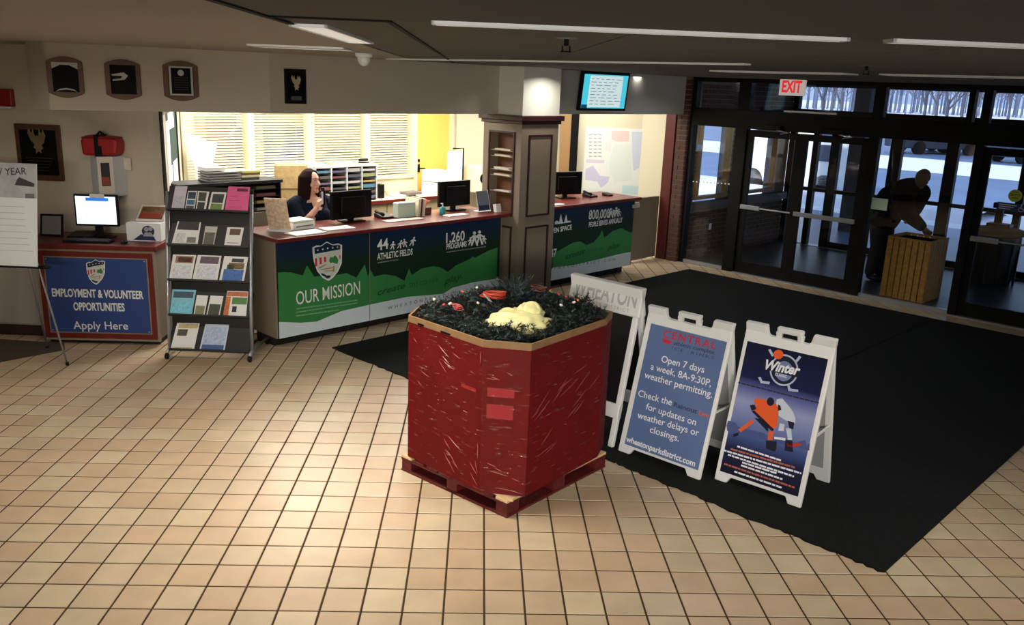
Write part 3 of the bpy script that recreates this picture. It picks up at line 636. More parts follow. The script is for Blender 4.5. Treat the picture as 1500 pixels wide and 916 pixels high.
for kk_, (z, n_) in enumerate(((1.364, 1), (1.554, 2), (1.624, 3), (1.784, 2), (1.854, 2))):
    for j in range(n_):
        single('brochure', MB().box(-.05, .05, -.13, .13, 0, .006), M_paper if j % 2 == 0 else mat('paper_buff', (214, 196, 160), .7), FB @ Matrix.Translation((u0+.065, 7.42+.01*j, z+.001+j*.0075)), '%s leaflet on the %s shelf of the column niche, %s' % (('white', 'buff')[j % 2], ('lowest', 'second lowest', 'middle', 'second highest', 'top')[kk_], ('at the bottom', 'second of the pile', 'on top of the pile')[j]), 'brochure', 'leaflets on the shelves of the column niche'); k += 1
wk('trim_7', MB().box(u0, u1, v0, v1, 2.272, C), mat('lit_soffit', (206, 206, 196), .7), FB)  # soffit box coloured paler to carry the light falling on it
# ---- back counter with window side
r = root('back_counter', FB @ Matrix.Translation((7.0, 9.9, 0)), 'long back counter under the office windows with pale top and red edge', 'counter')
part(r, 'body', MB().box(5.1, 8.9, 9.94, 10.44, .08, .91), mat('tan_cabinet', (168, 152, 118), .55), FB)
part(r, 'door', MB().box(6.92, 7.6, 9.925, 9.94, .12, .88), MATS['tan_cabinet'], FB, bev=.003)
part(r, 'door', MB().box(7.62, 8.3, 9.925, 9.94, .12, .88), MATS['tan_cabinet'], FB, bev=.003)
part(r, 'worktop', MB().box(5.1, 8.95, 9.9, 10.46, .91, .95), mat('cream_worktop', (226, 214, 186), .5), FB)
part(r, 'worktop_edge', MB().box(5.1, 8.95, 9.885, 9.9, .905, .952), M_mahog, FB, bev=.003)
# mail sorter: four columns of trays
r = root('mail_sorter', FB @ Matrix.Translation((6.95, 10.15, .953)), 'pale grey literature sorter with coloured papers on the back counter', 'sorter')
M_sort = mat('sorter_grey', (186, 188, 190), .5); sx0, sx1 = -.62, .52; nC, nR = 4, 6; cw = (sx1-.0-sx0-.12)/nC
fr_ = MB().box(sx0, sx0+.14, -.17, .17, 0, .5)
for c in range(nC+1): x = sx0+.14+c*cw*.985; fr_.box(x-.008, x+.008, -.17, .17, 0, .5)
fr_.box(sx0, sx1+.03, -.17, .17, .48, .51).box(sx0, sx1+.03, .155, .17, 0, .5)
part(r, 'sorter_frame', fr_, M_sort)
ORD = ['first', 'second', 'third', 'fourth', 'fifth', 'top']; CN = ['dark blue', 'teal', 'light grey', 'ochre', 'dark red', 'olive', 'purple', 'white', 'brown']
cols = [(40, 44, 60), (60, 130, 160), (190, 190, 186), (200, 160, 70), (130, 40, 40), (150, 160, 90), (90, 70, 120), (210, 205, 200), (70, 60, 50)]
for c in range(nC):
    for k in range(nR):
        x = sx0+.14+c*cw*.985; z = .02+k*.077
        part(r, 'tray', MB().box(x+.01, x+cw*.985-.01, -.165, .15, z, z+.006), M_black)
        single('paper_stack', MB().box(-cw/2+.025, cw/2-.03, -.14, .14, 0, random.uniform(.02, .05)), mat('paper_tone_%d' % ((c*5+k*2) % 9), tuple(int(q_*.6+100*.4) for q_ in cols[(c*5+k*2) % 9]), .7), FB @ Matrix.Translation((6.95+x+cw/2, 10.15-.015, .954+z+.0065)), '%s paper in the %s tray, %s column of the grey sorter' % (CN[(c*5+k*2) % 9], ('bottom', 'second lowest', 'third lowest', 'fourth lowest', 'second highest', 'top')[k], ('leftmost', 'second', 'third', 'rightmost')[c]), 'paper', 'papers in the trays of the grey sorter')
# things on the sorter and back counter
def pile(name, u, v, z, w, d, h, rgb, label, cat='paper', rot=0, group=None, n=3):
    F = FB @ Matrix.Translation((u, v, z)) @ Matrix.Rotation(math.radians(rot), 4, 'Z'); r = root(name, F, label, cat, group)
    for k in range(n): part(r, 'sheet_bundle', MB().box(-w/2+random.uniform(-.008, .008), w/2, -d/2, d/2+random.uniform(-.008, .008), k*h/n, (k+.92)*h/n), mat('pl_%d_%d_%d' % rgb, rgb, .7))
    return r
pile('paper_stack', 6.45, 10.15, 1.466, .3, .22, .04, (236, 236, 232), 'loose white papers on top of the grey sorter, left half')
pile('folder', 6.98, 10.15, 1.466, .36, .25, .03, (190, 214, 178), 'pale green folders lying on the grey sorter')
r = root('stapler', FB @ Matrix.Translation((7.35, 10.12, 1.466)), 'black stapler and tape on the right end of the grey sorter', 'stapler')
part(r, 'base', MB().box(-.08, .08, -.025, .025, 0, .015), M_black, bev=.004); part(r, 'arm', MB().box(-.08, .07, -.018, .018, .025, .06), M_black, bev=.01)
r = root('speaker', FB @ Matrix.Translation((7.63, 10.12, .953)), 'small black speaker beside the grey sorter', 'speaker')
part(r, 'cabinet', MB().box(-.045, .045, -.06, .06, 0, .2), M_black, bev=.012); part(r, 'cone', MB().lathe([(.03, 0), (.035, .004)], M=Matrix.Translation((0, -.06, .07)) @ Matrix.Rotation(math.pi/2, 4, 'X')), M_dark)
pile('paper_stack', 8.05, 10.15, .953, .34, .26, .03, (236, 234, 228), 'white papers spread on the back counter left of the middle monitor', rot=8)
pile('tray_stack', 8.15, 10.05, .985, .26, .2, .035, (120, 112, 104), 'grey book lying on the white papers of the back counter', 'book')
r = root('bowl', FB @ Matrix.Translation((7.95, 10.32, .953)), 'small cream bowl on the back counter under the yellow-lit window', 'bowl')
part(r, 'bowl_body', MB().lathe([(.03, 0), (.06, .03), (.065, .07), (.06, .07), (.052, .035), (.02, .01)]), mat('cream_ceramic', (230, 210, 170), .4), sm=True)
pile('file_box', 8.75, 10.2, .953, .3, .3, .36, (240, 240, 238), 'white file boxes piled on the back counter in front of the orange door', 'box', n=2)
r = root('document_holder', FB @ Matrix.Translation((8.98, 10.0, .953)), 'white sheet clipped to a tall black document arm behind the middle monitor', 'stand')
part(r, 'sheet', MB().box(-.17, .13, -.01, 0, .12, .64), M_paper); part(r, 'arm', MB().tube([(.16, 0, 0), (.16, 0, .68), (-.05, 0, .68)], .012), M_black)
r = root('printer', FB @ Matrix.Translation((9.45, 9.95, .953)), 'cream office machine with dark dial left of the column', 'printer')
part(r, 'body', MB().box(-.2, .26, -.25, .2, 0, .42), mat('cream_plastic', (226, 220, 190), .5), bev=.02); part(r, 'dial', MB().lathe([(.07, 0), (.07, .02)], M=Matrix.Translation((-.16, -.25, .24)) @ Matrix.Rotation(math.pi/2, 4, 'X')), M_black)
part(r, 'paper_tray', MB().box(-.12, .2, -.32, -.25, .05, .08), M_white)
# black literature sorter behind the brochure stand
r = root('literature_sorter', FB @ Matrix.Translation((4.66, 8.8, .0)), 'black literature sorter standing behind the brochure stand', 'sorter')
M_bs = mat('sorter_black', (26, 26, 28), .5)
fr_ = MB().box(-.6, .58, .34, .36, 1.12, 1.46).box(-.6, -.585, 0, .36, 1.12, 1.46).box(.565, .58, 0, .36, 1.12, 1.46).box(-.62, .6, -.01, .37, 1.44, 1.475).box(-.02, 0, 0, .36, 1.12, 1.46)
part(r, 'sorter_frame', fr_, M_bs, bev=.002)
part(r, 'desk', MB().box(-.62, .62, -.02, .4, 0, 1.12), M_lam)
for k in range(4): part(r, 'shelf', MB().box(-.585, .565, .01, .35, 1.13+k*.08, 1.135+k*.08), M_bs)
for k in range(4):
    single('paper_stack', MB().box(-.12, .12, -.14, .14, 0, .03), mat('paper_tone_%d' % (k+2), cols[k+2], .7), FB @ Matrix.Translation((5.06, 8.8+.16, 1.1365+k*.08)), '%s paper on the %s shelf of the black sorter' % (CN[k+2], ('lowest', 'second lowest', 'third lowest', 'highest')[k]), 'paper', 'papers in the black sorter')
def book_pile():
    r = root('tray_stack', FB @ Matrix.Translation((4.6, 9.0, 1.476)), 'grey letter trays stacked on the black sorter', 'tray')
    for k in range(4): part(r, 'tray', MB().box(-.19, .19, -.13, .13, k*.028, k*.028+.02), mat('tray_grey', (128, 130, 130), .5), bev=.004)
    r = root('paper_stack', FB @ Matrix.Translation((4.52, 9.0, 1.59)), 'white papers lying on the grey letter trays', 'paper'); part(r, 'sheet_bundle', MB().box(-.12, .1, -.1, .1, 0, .04), M_paper)
    for k, c in enumerate([(60, 54, 44), (200, 190, 150), (90, 80, 40), (214, 196, 120)]):
        single('book', MB().box(-.11, .11, -.08, .08, 0, .024), mat('book_%d' % k, c, .6), FB @ Matrix.Translation((4.93+.006*k, 9.0, 1.476+k*.025)), ['dark brown book, bottom of the pile on the black sorter', 'cream book, second from the bottom on the black sorter', 'olive book near the top of the pile on the black sorter', 'yellow book on top of the pile on the black sorter'][k], 'book', bev=.002)
book_pile()
# irregular flat white shape in front of the first window
pts = loc([(305, 260), (400, 280), (480, 305), (530, 340), (620, 350), (600, 420), (585, 500), (570, 570), (545, 640), (520, 720), (400, 720), (395, 610), (360, 530), (320, 430)], 1/7.047, 230, 160)
q = [pk(FB, 1, 10.3, *p) for p in pts]; cz = min(a.z for a in q); cxm = sum(a.x for a in q)/len(q)
single('white_shape', MB().prism([(a.x-cxm, a.z-cz) for a in q], -.012, .0, 'xz'), mat('white_matt', (244, 246, 246), .8), FB @ Matrix.Translation((cxm, 10.3, cz)), 'irregular white shape in front of the leftmost office blind', 'cloth')
# bulletin board on the office side wall
MJi = MJ; r = root('bulletin_board', MJ @ Matrix.Translation((1.1, .0, 1.18)), 'tall dark green notice board with pinned sheets at the corner left of the windows', 'notice board')
A_ = pk(MJ, 1, -.0, 240, 283); B_ = pk(MJ, 1, -.0, 261, 276); T_ = pk(MJ, 1, -.0, 240, 168)
x0, x1, z0, z1 = A_.x, B_.x, min(A_.z, B_.z)-.05, 2.24
bd_ = part(r, 'board', MB().box(x0, x1, -.02, 0, z0, z1), mat('board_green', (28, 58, 52), .8), MJ)
part(r, 'board_frame', MB().box(x0, x0+.04, -.035, 0, z0, z1).box(x1-.04, x1, -.035, 0, z0, z1).box(x0, x1, -.035, 0, z1-.04, z1).box(x0, x1, -.035, 0, z0, z0+.04), mat('dark_walnut', (58, 44, 34), .5), MJ)
for k, (fx, fz, w, h) in enumerate([(.1, 1.62, .34, .5), (.22, 1.22, .3, .42), (.58, 1.26, .32, .4), (.4, 2.02, .4, .2)]):
    x = x0+(x1-x0)*fx; part(bd_, 'pinned_sheet', MB().box(x, x+(x1-x0)*w, -.024, -.021, fz, fz+h), M_paper, MJ)
# ---- monitors
def monitor(F, w, h, zb, label, stand=.1, screen=None, front=1, ctr=False):
    """screen faces -y of F if front = 1 (we see it) else we see its back"""
    r = root('monitor', F, label, 'monitor', None)
    part(r, 'housing', MB().box(-w/2, w/2, -.02, .02, zb, zb+h), M_black, bev=.006)
    part(r, 'bulge', MB().box(-w*.3, w*.3, .02*front, .05*front, zb+h*.2, zb+h*.8), M_black, bev=.01)
    part(r, 'neck', MB().box(-.035, .035, .0, .035, .012, zb+h*.4), M_black, bev=.004)
    part(r, 'foot', MB().box(-.13, .13, -.09, .1, 0, .012), M_black, bev=.004)
    part(r, 'screen', MB().box(-w/2+.018, w/2-.018, -.0225*front, -.02*front, zb+.02, zb+h-.018), screen or M_dark)
    return r
monitor(FB @ Matrix.Translation((5.46, 7.75, HC+.001)), .52, .30, .03, 'black computer monitor seen from behind, in front of the receptionist', front=-1)
monitor(FB @ Matrix.Translation((6.99, 7.80, HC+.001)), .50, .30, .05, 'black computer monitor seen from behind, at the column end of the counter', front=-1)
monitor(FB @ Matrix.Translation((9.1, 7.85, HC+.001)) @ Matrix.Rotation(-.3, 4, 'Z'), .5, .31, .05, 'black computer monitor on the second counter, right of the column', front=-1)
q = pk(FB, 2, HC, 505, 333)
# counter items
def on(px, py, z=HC): q = pk(FB, 2, z, px, py); return q.x, min(max(q.y, 7.25), 7.93)
u, v = on(452, 343); pile('paper_stack', u, v+.04, HC+.001, .36, .2, .012, (240, 238, 232), 'white papers lying on the counter in front of the white printer box', rot=4)
u, v = on(500, 337); pile('paper_stack', 5.05, 7.42, HC+.001, .34, .17, .01, (244, 240, 232), 'white papers lying on the counter in front of the left monitor', rot=-3)
pile('paper_stack', 5.98, 7.5, HC+.001, .5, .12, .008, (240, 220, 206), 'thin white sheets on the counter edge at the middle of the counter')
pile('paper_stack', 6.72, 7.45, HC+.001, .3, .12, .01, (236, 226, 214), 'white sheets on the counter below the right monitor')
r = root('desk_box', FB @ Matrix.Translation((4.72, 7.66, HC+.001)) @ Matrix.Rotation(math.radians(8), 4, 'Z'), 'low white device on the left end of the counter', 'device')
part(r, 'body', MB().box(-.14, .15, -.12, .12, 0, .075), mat('white_box', (232, 232, 226), .5), bev=.008); part(r, 'lid', MB().box(-.13, .14, -.11, .11, .076, .095), mat('white_box2', (214, 214, 208), .5), bev=.006)
part(r, 'slot', MB().box(-.1, .12, -.122, -.119, .03, .045), M_ngrey)
r = root('brochure_display', FB @ Matrix.Translation((4.5, 7.6, HC+.001)) @ Matrix.Rotation(math.radians(-52), 4, 'Z'), 'leaning pastel booklet display on the left corner of the counter', 'brochure stand')
part(r, 'booklet', MB().prism([(-.01, 0), (.01, 0), (-.1, .34), (-.12, .34)], -.11, .11, 'yz'), mat('pastel_cover', (214, 190, 160), .6, var=.3, vscale=30)); part(r, 'base', MB().box(-.12, .12, -.05, .12, 0, .02), M_white)
u, v = 6.1, 7.62
r = root('file_holder', FB @ Matrix.Translation((6.13, 7.72, HC+.001)), 'pale green plastic file holder with folders on the counter', 'file holder')
part(r, 'holder', MB().box(-.13, .12, -.10, .0, 0, .17), mat('pale_green_plastic', (186, 204, 190), .5), bev=.01)
for k, c in enumerate([(226, 214, 190), (214, 200, 170), (40, 44, 60), (220, 170, 150), (230, 226, 214)]):
    single('folder', MB().box(-.008, .008, -.12, .12, 0, .2), mat('folder_%d' % k, c, .7), FB @ Matrix.Translation((6.27+k*.022, 7.72, HC+.001)) @ Matrix.Rotation(.1, 4, 'Y'), ['cream folder nearest the pale green holder', 'tan folder second from the pale green holder', 'navy folder standing on the counter', 'pink folder standing on the counter', 'white folder, last of the standing row'][k], 'folder', 'folders standing on the counter')
r = root('pen_basket', FB @ Matrix.Translation((6.47, 7.74, HC+.001)), 'wire basket of orange and red items on the counter', 'basket')
part(r, 'basket', MB().box(-.07, .07, -.06, .06, 0, .08), mat('basket_brown', (96, 50, 36), .6), bev=.008)
bm_ = MB()
for k in range(12): bm_.tube([(random.uniform(-.05, .05), random.uniform(-.04, .04), .04), (random.uniform(-.07, .07), random.uniform(-.05, .05), .16)], .007, 6)
part(r, 'markers', bm_, mat('orange_marker', (214, 120, 84), .5), kind='stuff')
q = pk(FB, 2, HC, 648, 317); r = root('sanitizer_bottle', FB @ Matrix.Translation((6.62, 7.58, HC+.001)), 'teal pump bottle on the counter left of the right monitor', 'bottle')
part(r, 'bottle_body', MB().lathe([(.034, 0), (.036, .01), (.036, .07), (.02, .09), (.012, .095)]), mat('teal_liquid', (28, 120, 130), .3), sm=True)
part(r, 'pump', MB().tube([(0, 0, .09), (0, 0, .13), (-.03, -.01, .132)], .008), M_white, sm=True)
r = root('brochure_holder', FB @ Matrix.Translation((7.22, 7.50, HC+.001)), 'grey-blue flyer in a clear upright holder near the column', 'brochure stand')
part(r, 'flyer', MB().prism([(0, .01), (.004, .01), (.07, .24), (.066, .24)], -.09, .09, 'yz'), mat('grey_blue_flyer', (120, 132, 150), .5))
part(r, 'holder', MB().prism([(-.006, 0), (-.002, 0), (.064, .25), (.06, .25)], .095, .1, 'yz').prism([(-.006, 0), (-.002, 0), (.064, .25), (.06, .25)], -.1, -.095, 'yz').box(-.1, .1, -.01, .1, 0, .004), M_white)
part(r, 'flyer_band', MB().prism([(-.004, .02), (-.001, .02), (.014, .075), (.011, .075)], -.085, .085, 'yz'), mat('navy_ink', (30, 44, 80), .5))
r = root('card_holder', FB @ Matrix.Translation((7.33, 7.38, HC+.001)), 'small white card box beside the column', 'card holder')
part(r, 'cards', MB().prism([(-.02, 0), (.03, 0), (.05, .09), (.0, .1)], -.04, .04, 'yz'), M_paper)
r = root('telephone', FB @ Matrix.Translation((5.9, 7.75, HC+.001)), 'small black telephone on the counter right of the left monitor', 'telephone')
part(r, 'base', MB().prism([(-.08, 0), (.08, 0), (.08, .05), (-.08, .02)], -.08, .08, 'yz'), M_black, bev=.006); part(r, 'handset', MB().tube([(-.06, -.07, .045), (-.06, 0, .06), (-.06, .07, .07)], [.02, .014, .02]), M_black, sm=True)
r = root('telephone', FB @ Matrix.Translation((9.52, 7.75, HC+.001)), 'black telephone on the second counter by the monitor', 'telephone')
part(r, 'base', MB().prism([(-.08, 0), (.08, 0), (.08, .05), (-.08, .02)], -.08, .08, 'yz'), M_black, bev=.006); part(r, 'handset', MB().tube([(-.06, -.07, .045), (-.06, 0, .06), (-.06, .07, .07)], [.02, .014, .02]), M_black, sm=True)
r = root('card_terminal', FB @ Matrix.Translation((9.86, 7.7, HC+.001)), 'small dark card terminal at the right end of the second counter', 'card terminal')
part(r, 'body', MB().prism([(-.06, 0), (.07, 0), (.07, .04), (-.06, .02)], -.05, .05, 'yz'), M_black, bev=.004)
pile('paper_stack', 8.5, 7.45, HC+.001, .16, .1, .006, (240, 238, 232), 'white slips on the second counter beside the column')
single('gate_plate', MB().box(-.09, .09, -.004, 0, 0, .05), mat('pale_latch', (190, 186, 170), .5), FB @ Matrix.Translation((0, -9, -3)) if False else FB @ Matrix.Translation((10.16, 7.41, .96)), 'small pale plate at the top right corner of the second counter', 'plate')
# television
FT = FB @ Matrix.Translation((9.24, 7.40, 2.57)) @ Matrix.Rotation(math.radians(-6), 4, 'Z') @ Matrix.Rotation(math.radians(6), 4, 'X')
r = root('television', FB @ Matrix.Translation((9.24, 7.40, 2.57)), 'wall television with a white and cyan schedule above the second counter', 'television')
part(r, 'housing', MB().box(-.44, .44, -.025, .025, -.25, .25), M_black, FT, bev=.008)
scn = part(r, 'screen', MB().box(-.405, .405, -.028, -.025, -.215, .215), mat('tv_cyan', (70, 190, 210), .4, emit=1.0), FT)
part(scn, 'screen_panel', MB().box(-.30, .31, -.030, -.028, -.20, .20), mat('tv_white', (214, 234, 238), .4, emit=.75), FT)
tx = MB()
for k in range(9):
    x = -.27
    while x < .2: w = random.uniform(.04, .12); tx.box(x, x+w, -.0312, -.030, .155-k*.04, .163-k*.04); x += w+.04
part(scn, 'schedule_rows', tx, mat('tv_rows', (110, 150, 160), .4, emit=.4), FT)
part(scn, 'caption_bar', MB().box(-.405, -.30, -.0305, -.028, -.215, -.17), mat('tv_blue', (20, 70, 110), .4, emit=.6), FT)
part(r, 'mount', MB().box(-.06, .06, .02, .12, -.06, .06), M_black, FB @ Matrix.Translation((9.24, 7.40, 2.57)))
# map on the back wall, rolled map and leaning frame
Ym = 14.03; mp = loc([(235, 105), (578, 110), (552, 492), (210, 480)], K2, OX2, OY2)
a = pk(I4, 1, Ym, 861, 186); c = pk(I4, 1, Ym, 946, 290); zb = c.z-.02
r = root('wall_map', Matrix.Translation((a.x, Ym, zb)), 'large pastel district map pinned to the cream office wall', 'map')
x0, x1, z0, z1 = a.x-.03, c.x+.08, zb, a.z
r = part(r, 'sheet', MB().box(x0, x1, Ym-.006, Ym-.001, z0, z1), mat('map_paper', (214, 218, 212), .6), I4)
def mappoly(name, pts, rgb):
    part(r, name, flat(None, None, I4, Ym-.006, [loc(pts, K2, OX2, OY2)], None, .0008, mbin=MB()), mat('map_%s' % name, tuple(int(c*.55+214*.45) for c in rgb), .7), I4)
mappoly('pink_area', [(365, 120), (465, 122), (462, 180), (400, 182), (365, 170)], (224, 168, 164))
mappoly('blush_area', [(330, 118), (362, 120), (362, 240), (330, 230)], (220, 204, 206))
mappoly('blue_area', [(478, 125), (545, 127), (520, 330), (488, 345), (480, 240)], (170, 180, 206))
mappoly('violet_area', [(222, 335), (262, 315), (300, 372), (355, 378), (345, 410), (308, 440), (285, 405), (218, 395)], (172, 162, 208))
mappoly('mint_area', [(375, 200), (475, 195), (480, 400), (380, 410), (350, 330)], (200, 216, 204))
mappoly('teal_area', [(425, 425), (520, 430), (516, 480), (425, 472)], (150, 198, 198))
mappoly('lilac_strip', [(225, 280), (325, 285), (325, 302), (222, 300)], (190, 170, 196))
lg = MB()
for cx_ in (248, 275, 300):
    for k in range(7): flat(None, None, I4, Ym-.006, [loc([(cx_-9, 140+k*20), (cx_+9, 141+k*20), (cx_+9, 147+k*20), (cx_-9, 146+k*20)], K2, OX2, OY2)], None, .0008, mbin=lg)
part(r, 'legend', lg, mat('map_legend', (150, 156, 158), .7), I4)
q = pk(I4, 1, 13.9, 826, 292)
r = root('wood_door_edge', Matrix.Translation((.80, 13.93, 0)), 'narrow tan wooden panel with dark edge between column and map', 'panel')
part(r, 'panel', MB().box(-.14, .02, 0, .05, 0, 2.3), mat('tan_wood', (150, 116, 74), .5)); part(r, 'dark_edge', MB().box(.02, .14, -.01, .06, 0, 2.3), M_dark)
# ---- wall plaques
M_plq = mat('walnut_plaque', (88, 58, 36), .45, var=.2, vscale=20)
def rounded(w, h, bulge=.12, n=8):
    """plaque outline: straight sides, arched top and bottom"""
    pts = []
    for i in range(n+1): x = -w/2+w*i/n; pts.append((x, h/2-bulge*h+bulge*h*(1-(2*x/w)**2)))
    for i in range(n+1): x = w/2-w*i/n; pts.append((x, -h/2+bulge*h-bulge*h*(1-(2*x/w)**2)))
    return pts
def plaque(F, px0, px1, py0, py1, ypl, label, pic, arched=True):
    a = pk(F, 1, ypl, px0, (py0+py1)/2); b = pk(F, 1, ypl, px1, (py0+py1)/2); m_ = (px0+px1)/2
    t = pk(F, 1, ypl, m_, py0); bo = pk(F, 1, ypl, m_, py1); w = b.x-a.x; h = t.z-bo.z; cx_, cz_ = (a.x+b.x)/2, (t.z+bo.z)/2
    FP = F @ Matrix.Translation((cx_, ypl, cz_)); r = root('wall_plaque', FP, label, 'plaque')
    out = rounded(w, h) if arched else [(-w/2, -h/2), (w/2, -h/2), (w/2, h/2), (-w/2, h/2)]
    part(r, 'backboard', MB().prism(out, -.022, -.001, 'xz'), M_plq if pic != 'small' else M_black, bev=.004)
    s = .72 if arched else .8
    pl_ = part(r, 'plate', MB().box(-w*s/2, w*s/2, -.026, -.022, -h*s/2, h*s/2), mat('plaque_black', (10, 10, 12), .6, spec=.12))
    g = mat('plaque_silver', (170, 172, 166), .35); bz = mat('bronze_relief', (150, 132, 96), .35, metal=.5)
    if pic == 'arch':
        fr_ = MB()
        fr_.prism([(-w*s/2, h*s/2), (-w*s/2, h*.2), (-w*.12, h*.3), (w*.12, h*.3), (w*s/2, h*.2), (w*s/2, h*s/2)], -.028, -.026)
        fr_.prism([(-w*.3, -h*.36), (-w*.2, -h*.29), (0, -h*.26), (w*.2, -h*.29), (w*.3, -h*.36), (w*.2, -h*.32), (0, -h*.3), (-w*.2, -h*.32)], -.028, -.026)
        part(pl_, 'silver_relief', fr_, g)
    if pic == 'swoosh': part(pl_, 'silver_relief', MB().prism([(-w*.33, h*.12), (w*.02, h*.18), (w*.14, h*.1), (w*.04, 0), (-w*.3, -h*.04), (-w*.3, 0), (-w*.06, .03*h), (-w*.02, .09*h), (-.3*w, .09*h)], -.028, -.026), g)
    if pic == 'frame':
        part(pl_, 'silver_border', MB().box(-w*.34, -w*.28, -.028, -.026, -h*.36, h*.36).box(w*.28, w*.34, -.028, -.026, -h*.36, h*.36).box(-w*.28, w*.28, -.028, -.026, h*.32, h*.36).box(-w*.28, w*.28, -.028, -.026, -h*.36, -h*.32), g)
        part(pl_, 'seal', MB().prism(circ(0, h*.2, w*.09), -.028, -.026), g)
        rows = MB()
        for k in range(6): rows.box(-w*.2, w*.2, -.0265, -.026, -h*.22+k*h*.06, -h*.215+k*h*.06)
        part(pl_, 'engraving', rows, mat('engrave_grey', (80, 80, 82), .5))
    if pic in ('eagle', 'small'):
        S_ = h*.3; oz = h*.16 if pic == 'eagle' else .02
        bird = [(-.9, .75), (-.75, 1.1), (-.5, .7), (-.38, 1.05), (-.2, .5), (-.02, .62), (.12, .5), (.25, 1.1), (.42, .72), (.6, 1.05), (.8, .6), (.62, .1), (.35, -.15), (.5, -.35), (.25, -.45), (.3, -.7), (0, -.55), (-.25, -.75), (-.22, -.4), (-.45, -.3), (-.3, -.05), (-.62, .2)]
        part(pl_, 'eagle_relief', MB().prism([(x*S_*.62, oz+z*S_*.8) for x, z in bird], -.036, -.026), bz if pic == 'eagle' else mat('gold_relief', (196, 184, 150), .4, metal=.3), bev=.003)
        if pic == 'eagle':
            rows = MB()
            for k in range(5): rows.box(-w*(.3-.03*k), w*(.3-.03*k), -.0265, -.026, -h*.1-k*h*.055, -h*.095-k*h*.055)
            part(pl_, 'engraving', rows, mat('engrave_grey', (80, 80, 82), .5))
        else: part(pl_, 'nameplate', MB().box(-w*.25, w*.25, -.028, -.026, -h*.4, -h*.28), mat('engrave_grey', (80, 80, 82), .5))
    return r
plaque(FS, 69, 122, 83, 143, 0, 'wooden wall plaque with silver arched relief, leftmost of the three arched ones', 'arch')
plaque(FS, 154, 206, 87, 146, 0, 'wooden wall plaque with a silver swoosh, the middle of the three arched ones', 'swoosh')
plaque(FS, 239, 290, 89, 148, 0, 'wooden wall plaque with silver-bordered plate and round seal', 'frame')
plaque(FB, 416, 447, 101, 152, 7.5, 'small black plaque with a gold eagle on the soffit', 'small', False)
plaque(I4, 26, 92, 182, 264, 8.75, 'big dark wooden plaque with bronze eagle on the wall behind the easel', 'eagle', False)
# fire alarm, conduit
q = pk(I4, 1, 8.75, 6, 145)
r = root('fire_alarm', Matrix.Translation((q.x, 8.75, q.z-.09)), 'red fire alarm horn on the wall at the upper left edge', 'alarm')
part(r, 'body', MB().box(-.13, .11, -.07, 0, .02, .19), mat('alarm_red', (150, 22, 26), .4), bev=.008); part(r, 'strobe', MB().box(-.11, .1, -.08, -.01, 0, .02), M_white, bev=.003)
part(r, 'conduit', MB().tube([(-.06, -.02, .19), (-.1, -.02, .62)], .011), mat('wall_conduit', (160, 150, 134), .6), sm=True)
# AED cabinet with red bag
q = pk(I4, 1, 8.75, 160, 285); cx_ = pk(I4, 1, 8.75, 160, 255).x; z0 = pk(I4, 1, 8.75, 165, 285).z; z1 = pk(I4, 1, 8.75, 160, 227).z
r = root('first_aid_box', Matrix.Translation((cx_, 8.75, z0)), 'white wall box with a dark picture label under the red bag', 'box')
h = z1-z0
part(r, 'cabinet', MB().prism([(-.16, -.04), (-.0, -.24), (.12, -.16), (.18, 0), (-.16, 0)], 0, h, 'xy'), mat('offwhite_metal', (214, 218, 222), .5), bev=.005)
FA = FR((cx_, 8.75, z0)) 
d = Vector((.12, .08)); 
FBX = Matrix.Translation((cx_-.0, 8.75-.24, z0)) @ Matrix.Rotation(math.atan2(.08, .12), 4, 'Z')
part(r, 'label_panel', MB().box(.005, .14, -.003, 0, .03, h-.01), mat('label_cream', (226, 214, 200), .6), FBX)
part(r, 'label_picture', MB().box(.03, .11, -.005, -.003, .11, h-.06), mat('picture_dark', (38, 40, 44), .5), FBX); part(r, 'label_heart', MB().box(.035, .1, -.006, -.005, .12, .2), mat('picture_red', (160, 66, 56), .6), FBX)
part(r, 'side_tag', MB().box(.17, .24, -.03, -.002, h-.14, h-.02), mat('label_cream', (226, 214, 200), .6))
r = root('red_bag', Matrix.Translation((cx_+.01, 8.75-.1, z1+.002)), 'red zip bag with black strap on top of the white wall box', 'bag')
part(r, 'bag_body', MB().prism([(-.17, 0), (.17, .01), (.185, .14), (.15, .19), (-.14, .2), (-.185, .15)], -.1, .09, 'xz'), mat('red_nylon', (168, 22, 26), .5, bump=.3, bscale=30), bev=.03)
part(r, 'flap', MB().box(-.165, .165, -.105, .08, .165, .185), mat('red_nylon_dark', (120, 14, 18), .5), bev=.01)
part(r, 'strap', MB().box(-.04, .0, -.108, .095, -.02, .205).tube([(-.03, -.05, .2), (0, -.05, .235), (.05, -.05, .2)], .012), M_black, bev=.004)
part(r, 'strap_tail', MB().box(-.0, .03, -.108, -.1, -.05, .1), M_black)
# ---- exit sign
q = pk(FD, 1, 11.4, 1161, 127); FE = FD @ Matrix.Translation((q.x, 11.4, q.z)) @ Matrix.Rotation(math.radians(0), 4, 'Z')
r = root('exit_sign', FE, 'lit white exit sign with red letters hanging above the doors', 'sign')
part(r, 'housing', MB().box(-.185, .185, -.02, .03, -.12, .12), mat('exit_white', (236, 226, 220), .5, emit=.35), bev=.005)
part(r, 'stem', MB().box(-.05, .05, -.01, .02, .12, C-q.z), M_frame)
txt(r, 'EXIT', FE, -.0205, (-.145, -.072), (.145, -.072), .145, mat('exit_red', (214, 40, 50), .5, emit=.9), bold=.04, local=True)
